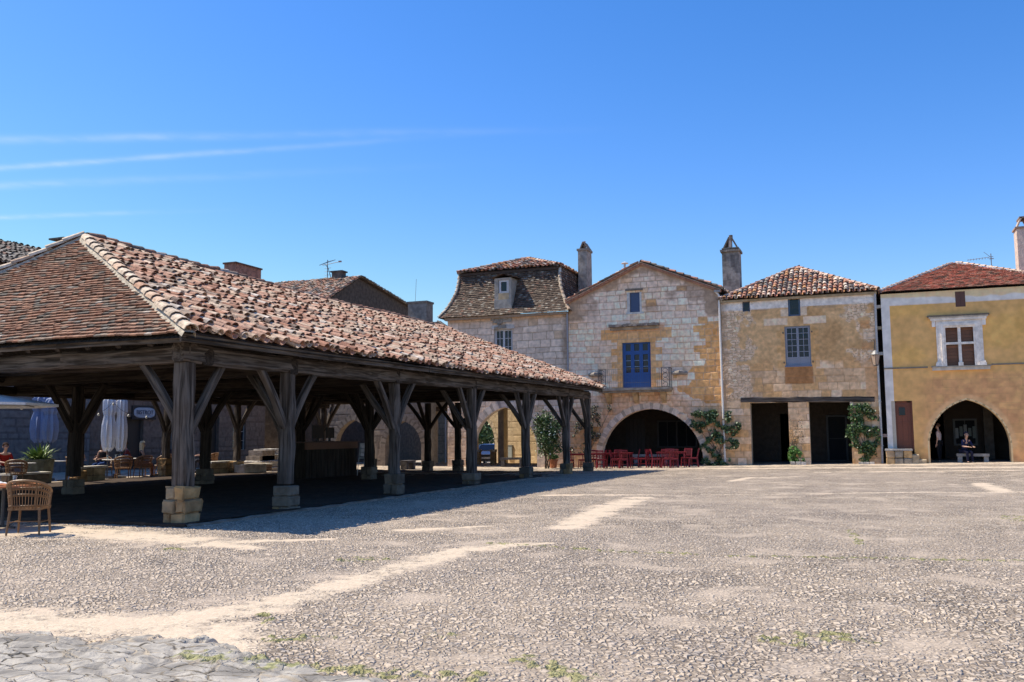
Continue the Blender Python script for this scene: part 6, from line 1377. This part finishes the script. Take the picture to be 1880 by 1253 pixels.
# ---------------------------------------------------------------- parked car behind the arch
def car():
    Yc = 59.0; a = onY(902, 830, Yc); x = float(a[0]); z0 = float(gz(x, Yc)); t = thing('parked_car', 'white hatchback parked nose on beyond the arch of the mansard house', 'car', (x, Yc, z0), math.radians(8))
    W2 = .86; body = (.62, .64, .70)
    prof = [(-2.0, .30), (-2.02, .55), (-1.95, .78), (-1.1, .98), (-.45, 1.42), (.9, 1.46), (1.75, 1.15), (1.9, .9), (1.92, .32)]
    m = MB(); V = []; secs = ((-1, .0), (-.93, .06), (.93, .06), (1, .0))
    n = len(prof); V = []
    for sx, inset_ in ((-1, 0), (-.86, 1), (.86, 1), (1, 0)):
        for (y, z) in prof: zz_ = z if inset_ or z < .95 else z-(z-.95)*.35; V.append([sx*W2*(1 if z < 1.0 or inset_ else .93), y, zz_])
    F = [(k*n+i, k*n+i+1, (k+1)*n+i+1, (k+1)*n+i) for k in range(3) for i in range(n-1)]+[tuple(range(n)), tuple(3*n+i for i in range(n))]+[(k*n+n-1, k*n, (k+1)*n, (k+1)*n+n-1) for k in range(3)]
    m.add(V, F, body); m.build('body', M_metal, t, world=False)
    m = MB(); m.add([[-.70, -1.07, 1.02], [.70, -1.07, 1.02], [.60, -.50, 1.40], [-.60, -.50, 1.40]], [(0, 1, 2, 3)], (0, 0, 0)); o = m.build('windscreen', M_glass, t, world=False); o.location = (0, -.02, .02)
    for sx in (-1, 1):
        m = MB(); m.add([[sx*.84, -.9, 1.0], [sx*.84, 1.3, 1.02], [sx*.78, .8, 1.30], [sx*.78, -.4, 1.30]], [(0, 1, 2, 3)], (0, 0, 0)); o = m.build('side_window', M_glass, t, world=False); o.location = (sx*.03, 0, 0)
        m = MB(); m.cbox((sx*.62, -2.0, .68), (.17, .03, .09), (.75, .75, .72)); m.build('headlight', M_metal, t, world=False)
        m = MB(); m.cbox((sx*.96, -.85, 1.02), (.09, .05, .07), body); m.build('mirror', M_metal, t, world=False)
        for y in (-1.25, 1.25):
            m = MB(); m.tube([(sx*.72, y, .31), (sx*.88, y, .31)], .31, 18, (.02, .02, .02)); w2 = m.build('wheel', M_metal, t, world=False); m = MB(); m.tube([(sx*.87, y, .31), (sx*.895, y, .31)], .19, 12, (.4, .4, .4)); m.build('rim', M_metal, w2, world=False)
    m = MB(); m.box((-.45, -2.03, .60), (.45, -2.0, .74), (.03, .03, .03)); m.box((-.7, -2.05, .32), (.7, -2.01, .46), (.05, .05, .05)); m.build('grille', M_metal, t, world=False)
    m = MB(); m.box((-.26, -2.065, .47), (.26, -2.05, .57), (.7, .7, .66)); m.build('number_plate', M_metal, t, world=False)
car()

# ================================================================ people
def person(lab, loc, rz, pose='sit', shirt=(.02, .02, .025), trousers=(.03, .04, .07), hair=(.05, .03, .02), hairlen=0, skin=1.0, sleeve=True, armout=None, seat=.47, lean=0.0, cap=None):
    t = thing('person', lab, 'person', loc, rz)
    V = []; E = []; R = []
    def add(p, r, par=None):
        V.append(p); R.append(r); i = len(V)-1
        if par is not None: E.append((par, i))
        return i
    if pose == 'sit': ph = seat+.09; th = .52
    else: ph = .95; th = .52
    ly = -lean
    pel = add((0, 0, ph), .125); waist = add((0, ly*.3, ph+.20), .115, pel); chest = add((0, ly*.7, ph+.40), .13, waist); neck0 = add((0, ly*.9, ph+.53), .062, chest); neck1 = add((0, ly-.015, ph+.60), .052, neck0)
    h0 = add((0, ly-.03, ph+.68), .082, neck1); h1 = add((0, ly-.03, ph+.77), .088, h0); h2 = add((0, ly-.02, ph+.83), .05, h1); nose = add((0, ly-.13, ph+.715), .014, h0)
    for s in (-1, 1):
        sh = add((s*.17, ly*.8, ph+.49), .062, chest)
        if armout and s == armout[0]: el_ = add((s*.30, ly-.16, ph+.36), .043, sh); wr = add(tuple(armout[1]), .028, el_)
        elif pose == 'sit': el_ = add((s*.24, ly-.06, ph+.22), .043, sh); wr = add((s*.13, ly-.30, ph+.20), .028, el_)
        else: el_ = add((s*.235, ly+.02, ph+.20), .043, sh); wr = add((s*.23, ly-.04, ph-.05), .028, el_)
        w_ = np.array(V[wr]); d = w_-np.array(V[el_]); d /= np.linalg.norm(d); pm = add(tuple(w_+d*.05), .032, wr); side = np.cross(d, [0, 0, 1]) if abs(d[2]) < .8 else np.array([0, 1., 0]); side /= np.linalg.norm(side)
        for k, (o, l) in enumerate(((-.03, .065), (-.01, .08), (.01, .075), (.03, .06))): f1 = add(tuple(w_+d*.09+side*o), .009, pm); add(tuple(w_+d*(.09+l)+side*o*1.1-np.array([0, 0, .015])), .008, f1)
        t1 = add(tuple(w_+d*.05+side*.045*s), .010, pm); add(tuple(w_+d*.09+side*.06*s), .009, t1)
        hp = add((s*.09, 0, ph-.02), .095, pel)
        if pose == 'sit': kn = add((s*.11, -.43, seat+.07), .062, hp); an = add((s*.11, -.45, .09), .042, kn)
        else: kn = add((s*.10, -.02*s, .50), .062, hp); an = add((s*.10, .03*s, .09), .042, kn)
        a_ = np.array(V[an]); add(tuple(a_+np.array([0, -.15, -.045])), .032, an)
    def skin_obj(name, idx, grow, m, parent, sub=2):
        idx = list(idx); mp = {a: i for i, a in enumerate(idx)}
        me = bpy.data.meshes.new(name); me.from_pydata([V[i] for i in idx], [(mp[a], mp[b]) for a, b in E if a in mp and b in mp], [])
        o = bpy.data.objects.new(name, me); COL.objects.link(o); o.parent = parent
        md = o.modifiers.new('Skin', 'SKIN'); md.use_smooth_shade = True; md.branch_smoothing = .6
        sd = me.skin_vertices[0].data
        for i, a in enumerate(idx): r = R[a]*grow if R[a] > .02 else R[a]; sd[i].radius = (r, r*.92); sd[i].use_root = (i == 0)
        sb = o.modifiers.new('Sub', 'SUBSURF'); sb.levels = sub; sb.render_levels = sub; me.materials.append(m); return o
    body = skin_obj('body', range(len(V)), .94, mat('skin tone %.1f' % skin, (.50*skin, .29*skin, .20*skin), .55, nscale=20, namt=.08, bump=0), t)
    def clothm(c): return mat('cloth %.2f %.2f %.2f' % c, c, .9, nscale=25, namt=.15, bump=.2, spec=.15)
    # which vertices: 0-4 trunk, 9.. limbs
    n_arm = 3+1+8+2; A0 = 9
    arm = {s: A0+k*(n_arm+4) for k, s in enumerate((-1, 1))}
    top = [0, 1, 2, 3]+[i for s in (-1, 1) for i in ((arm[s], arm[s]+1) if sleeve else (arm[s],))]
    o = skin_obj('shirt', top, 1.14, clothm(shirt), t)
    legs = [0]+[arm[s]+n_arm+k for s in (-1, 1) for k in (0, 1, 2)]
    skin_obj('trousers', legs, 1.12, clothm(trousers), t)
    m = MB()
    for s in (-1, 1):
        a_ = V[arm[s]+n_arm+2]; m.cbox((a_[0], a_[1]-.07, .045), (.045, .13, .045), (.05, .045, .04))
    m.build('shoes', M_fab, t, world=False)
    hy = ly-.02; hz = ph+.775
    if hair is not None:
        m = MB(); prof = [(0.0, .108), (.05, .102), (.085, .07), (.102, .02), (.103, -.03), (.09, -.055)]; n = 14; VV = []; base = 1
        for r, z_ in prof:
            for k in range(n):
                a = 2*math.pi*k/n; front = math.sin(a) < -.35; zz_ = z_ if not (front and z_ < .03) else .045; rr = r*(1 if not (front and z_ < .03) else .93); VV.append([rr*math.cos(a)*.95, hy+.012+rr*math.sin(a)*1.05, hz+zz_])
        m.add(VV, [(i*n+k, i*n+(k+1) % n, (i+1)*n+(k+1) % n, (i+1)*n+k) for i in range(len(prof)-1) for k in range(n)], hair)
        if hairlen:
            VV = []
            for j in range(5):
                f = j/4
                for k in range(9): a = math.pi*(-.15+1.3*k/8); r = .105*(1-.25*f+.1*math.sin(f*3)); VV.append([r*math.cos(a), hy+.012+r*math.sin(a)*1.02, hz-.03-hairlen*f])
            m.add(VV, [(j*9+k, j*9+k+1, (j+1)*9+k+1, (j+1)*9+k) for j in range(4) for k in range(8)], hair)
        m.build('hair', M_fab, t, world=False, smooth=True)
    if cap: m = MB(); m.lathe((0, hy, hz+.01), [(.115, .02), (.112, .06), (.07, .11), (0, .12)], 12, cap); m.cbox((0, hy-.13, hz+.03), (.07, .06, .008), cap); m.build('hat', M_fab, t, world=False)
    m = MB()
    for s in (-1, 1): m.lathe((s*.032, ly-.108, ph+.752), [(0, -.011), (.011, -.005), (.011, .005), (0, .011)], 6, (.03, .02, .02))
    m.build('eyes', M_metal, t, world=False)
    m = MB(); m.cbox((0, ly-.113, ph+.668), (.022, .006, .005), (.35, .10, .09)); m.build('mouth', M_skin, t, world=False)
    for s in (-1, 1): m = MB(); m.cbox((s*.085, ly-.02, ph+.735), (.010, .02, .03), (.5, .29, .2)); m.build('ear', M_skin, t, world=False)
    return t
def at(px__, X): return (X, cx(px__, X), 0)
person('bald man in a dark grey shirt reaching his arm out over the table', at(142, -27.3), 1.35, 'sit', (.05, .055, .06), (.03, .035, .05), hair=None, armout=(-1, (-.34, -.52, .80)), skin=.9, sleeve=False)
person('woman with long light brown hair in a black top facing the square', at(189, -27.9), .15, 'sit', (.015, .015, .018), (.02, .05, .16), hair=(.30, .17, .08), hairlen=.24, sleeve=False)
person('woman with long blond hair seen from behind in a dark top', at(257, -26.5), 2.5, 'sit', (.02, .025, .03), (.25, .12, .09), hair=(.66, .55, .36), hairlen=.30, sleeve=False, lean=.05)
person('person in a dark red shirt leaning at the table behind the blond woman', at(240, -28.4), -.7, 'sit', (.10, .025, .03), (.03, .03, .04), hair=(.05, .03, .02), lean=.22)
person('person with a pale cap and dark glasses seated right of the lit front post', at(306, -27.3), .2, 'sit', (.03, .035, .07), (.04, .04, .06), hair=(.04, .03, .02), cap=(.55, .54, .52))
person('person in a navy top half hidden by the big corner post', at(373, -27.5), -.4, 'sit', (.025, .03, .07), (.03, .03, .04), hair=(.05, .035, .02))
person('person in a bright red top at the far left edge of the terrace', at(8, -27.6), 1.2, 'sit', (.30, .02, .015), (.03, .03, .04), hair=(.04, .02, .015))
sx_, _ = F2(1726, 850, 45.8); person('man in a pale shirt and black trousers standing in the left of the pointed arch', (sx_, 45.9, .14), -1.9, 'stand', (.62, .48, .42), (.012, .012, .015), hair=(.10, .05, .03))
sx_, _ = F2(1770, 846, 45.35); person('person in navy blue bending forward on the pale bench inside the pointed arch', (sx_, 45.38, .14), .5, 'sit', (.02, .025, .07), (.02, .02, .04), hair=(.03, .03, .05), lean=.26)

def garden_tree(lab, px0, Y, h, r, cols, seed):
    p = onY(px0, 830, Y); x = float(p[0]); z0 = float(gz(x, Y)); t = thing('garden_tree', lab, 'tree', (x, Y, z0)); m = MB(); m.tube([(x, Y, z0), (x+.1, Y, z0+h*.3), (x-.1, Y, z0+h*.7)], [.16, .11, .04], 7, (.12, .09, .06))
    for k in range(6): a = k*1.05; m.tube([(x, Y, z0+h*.35+.1*k), (x+r*.6*math.cos(a), Y+r*.6*math.sin(a), z0+h*.6+.15*k)], [.05, .015], 5, (.12, .09, .06))
    m.build('trunk', M_rough, t); m = MB(); leaf(m, clusters((x, Y, z0+h*.62), (r, r, h*.36), 120, 40), .22, cols); m.build('crown', M_leaf, t)
garden_tree('green garden tree beyond the parked car behind the arch', 893, 68.0, 4.6, 2.2, GR, 1)
garden_tree('darker garden tree further left behind the golden wall arch', 868, 71.0, 5.0, 2.4, DG, 2)
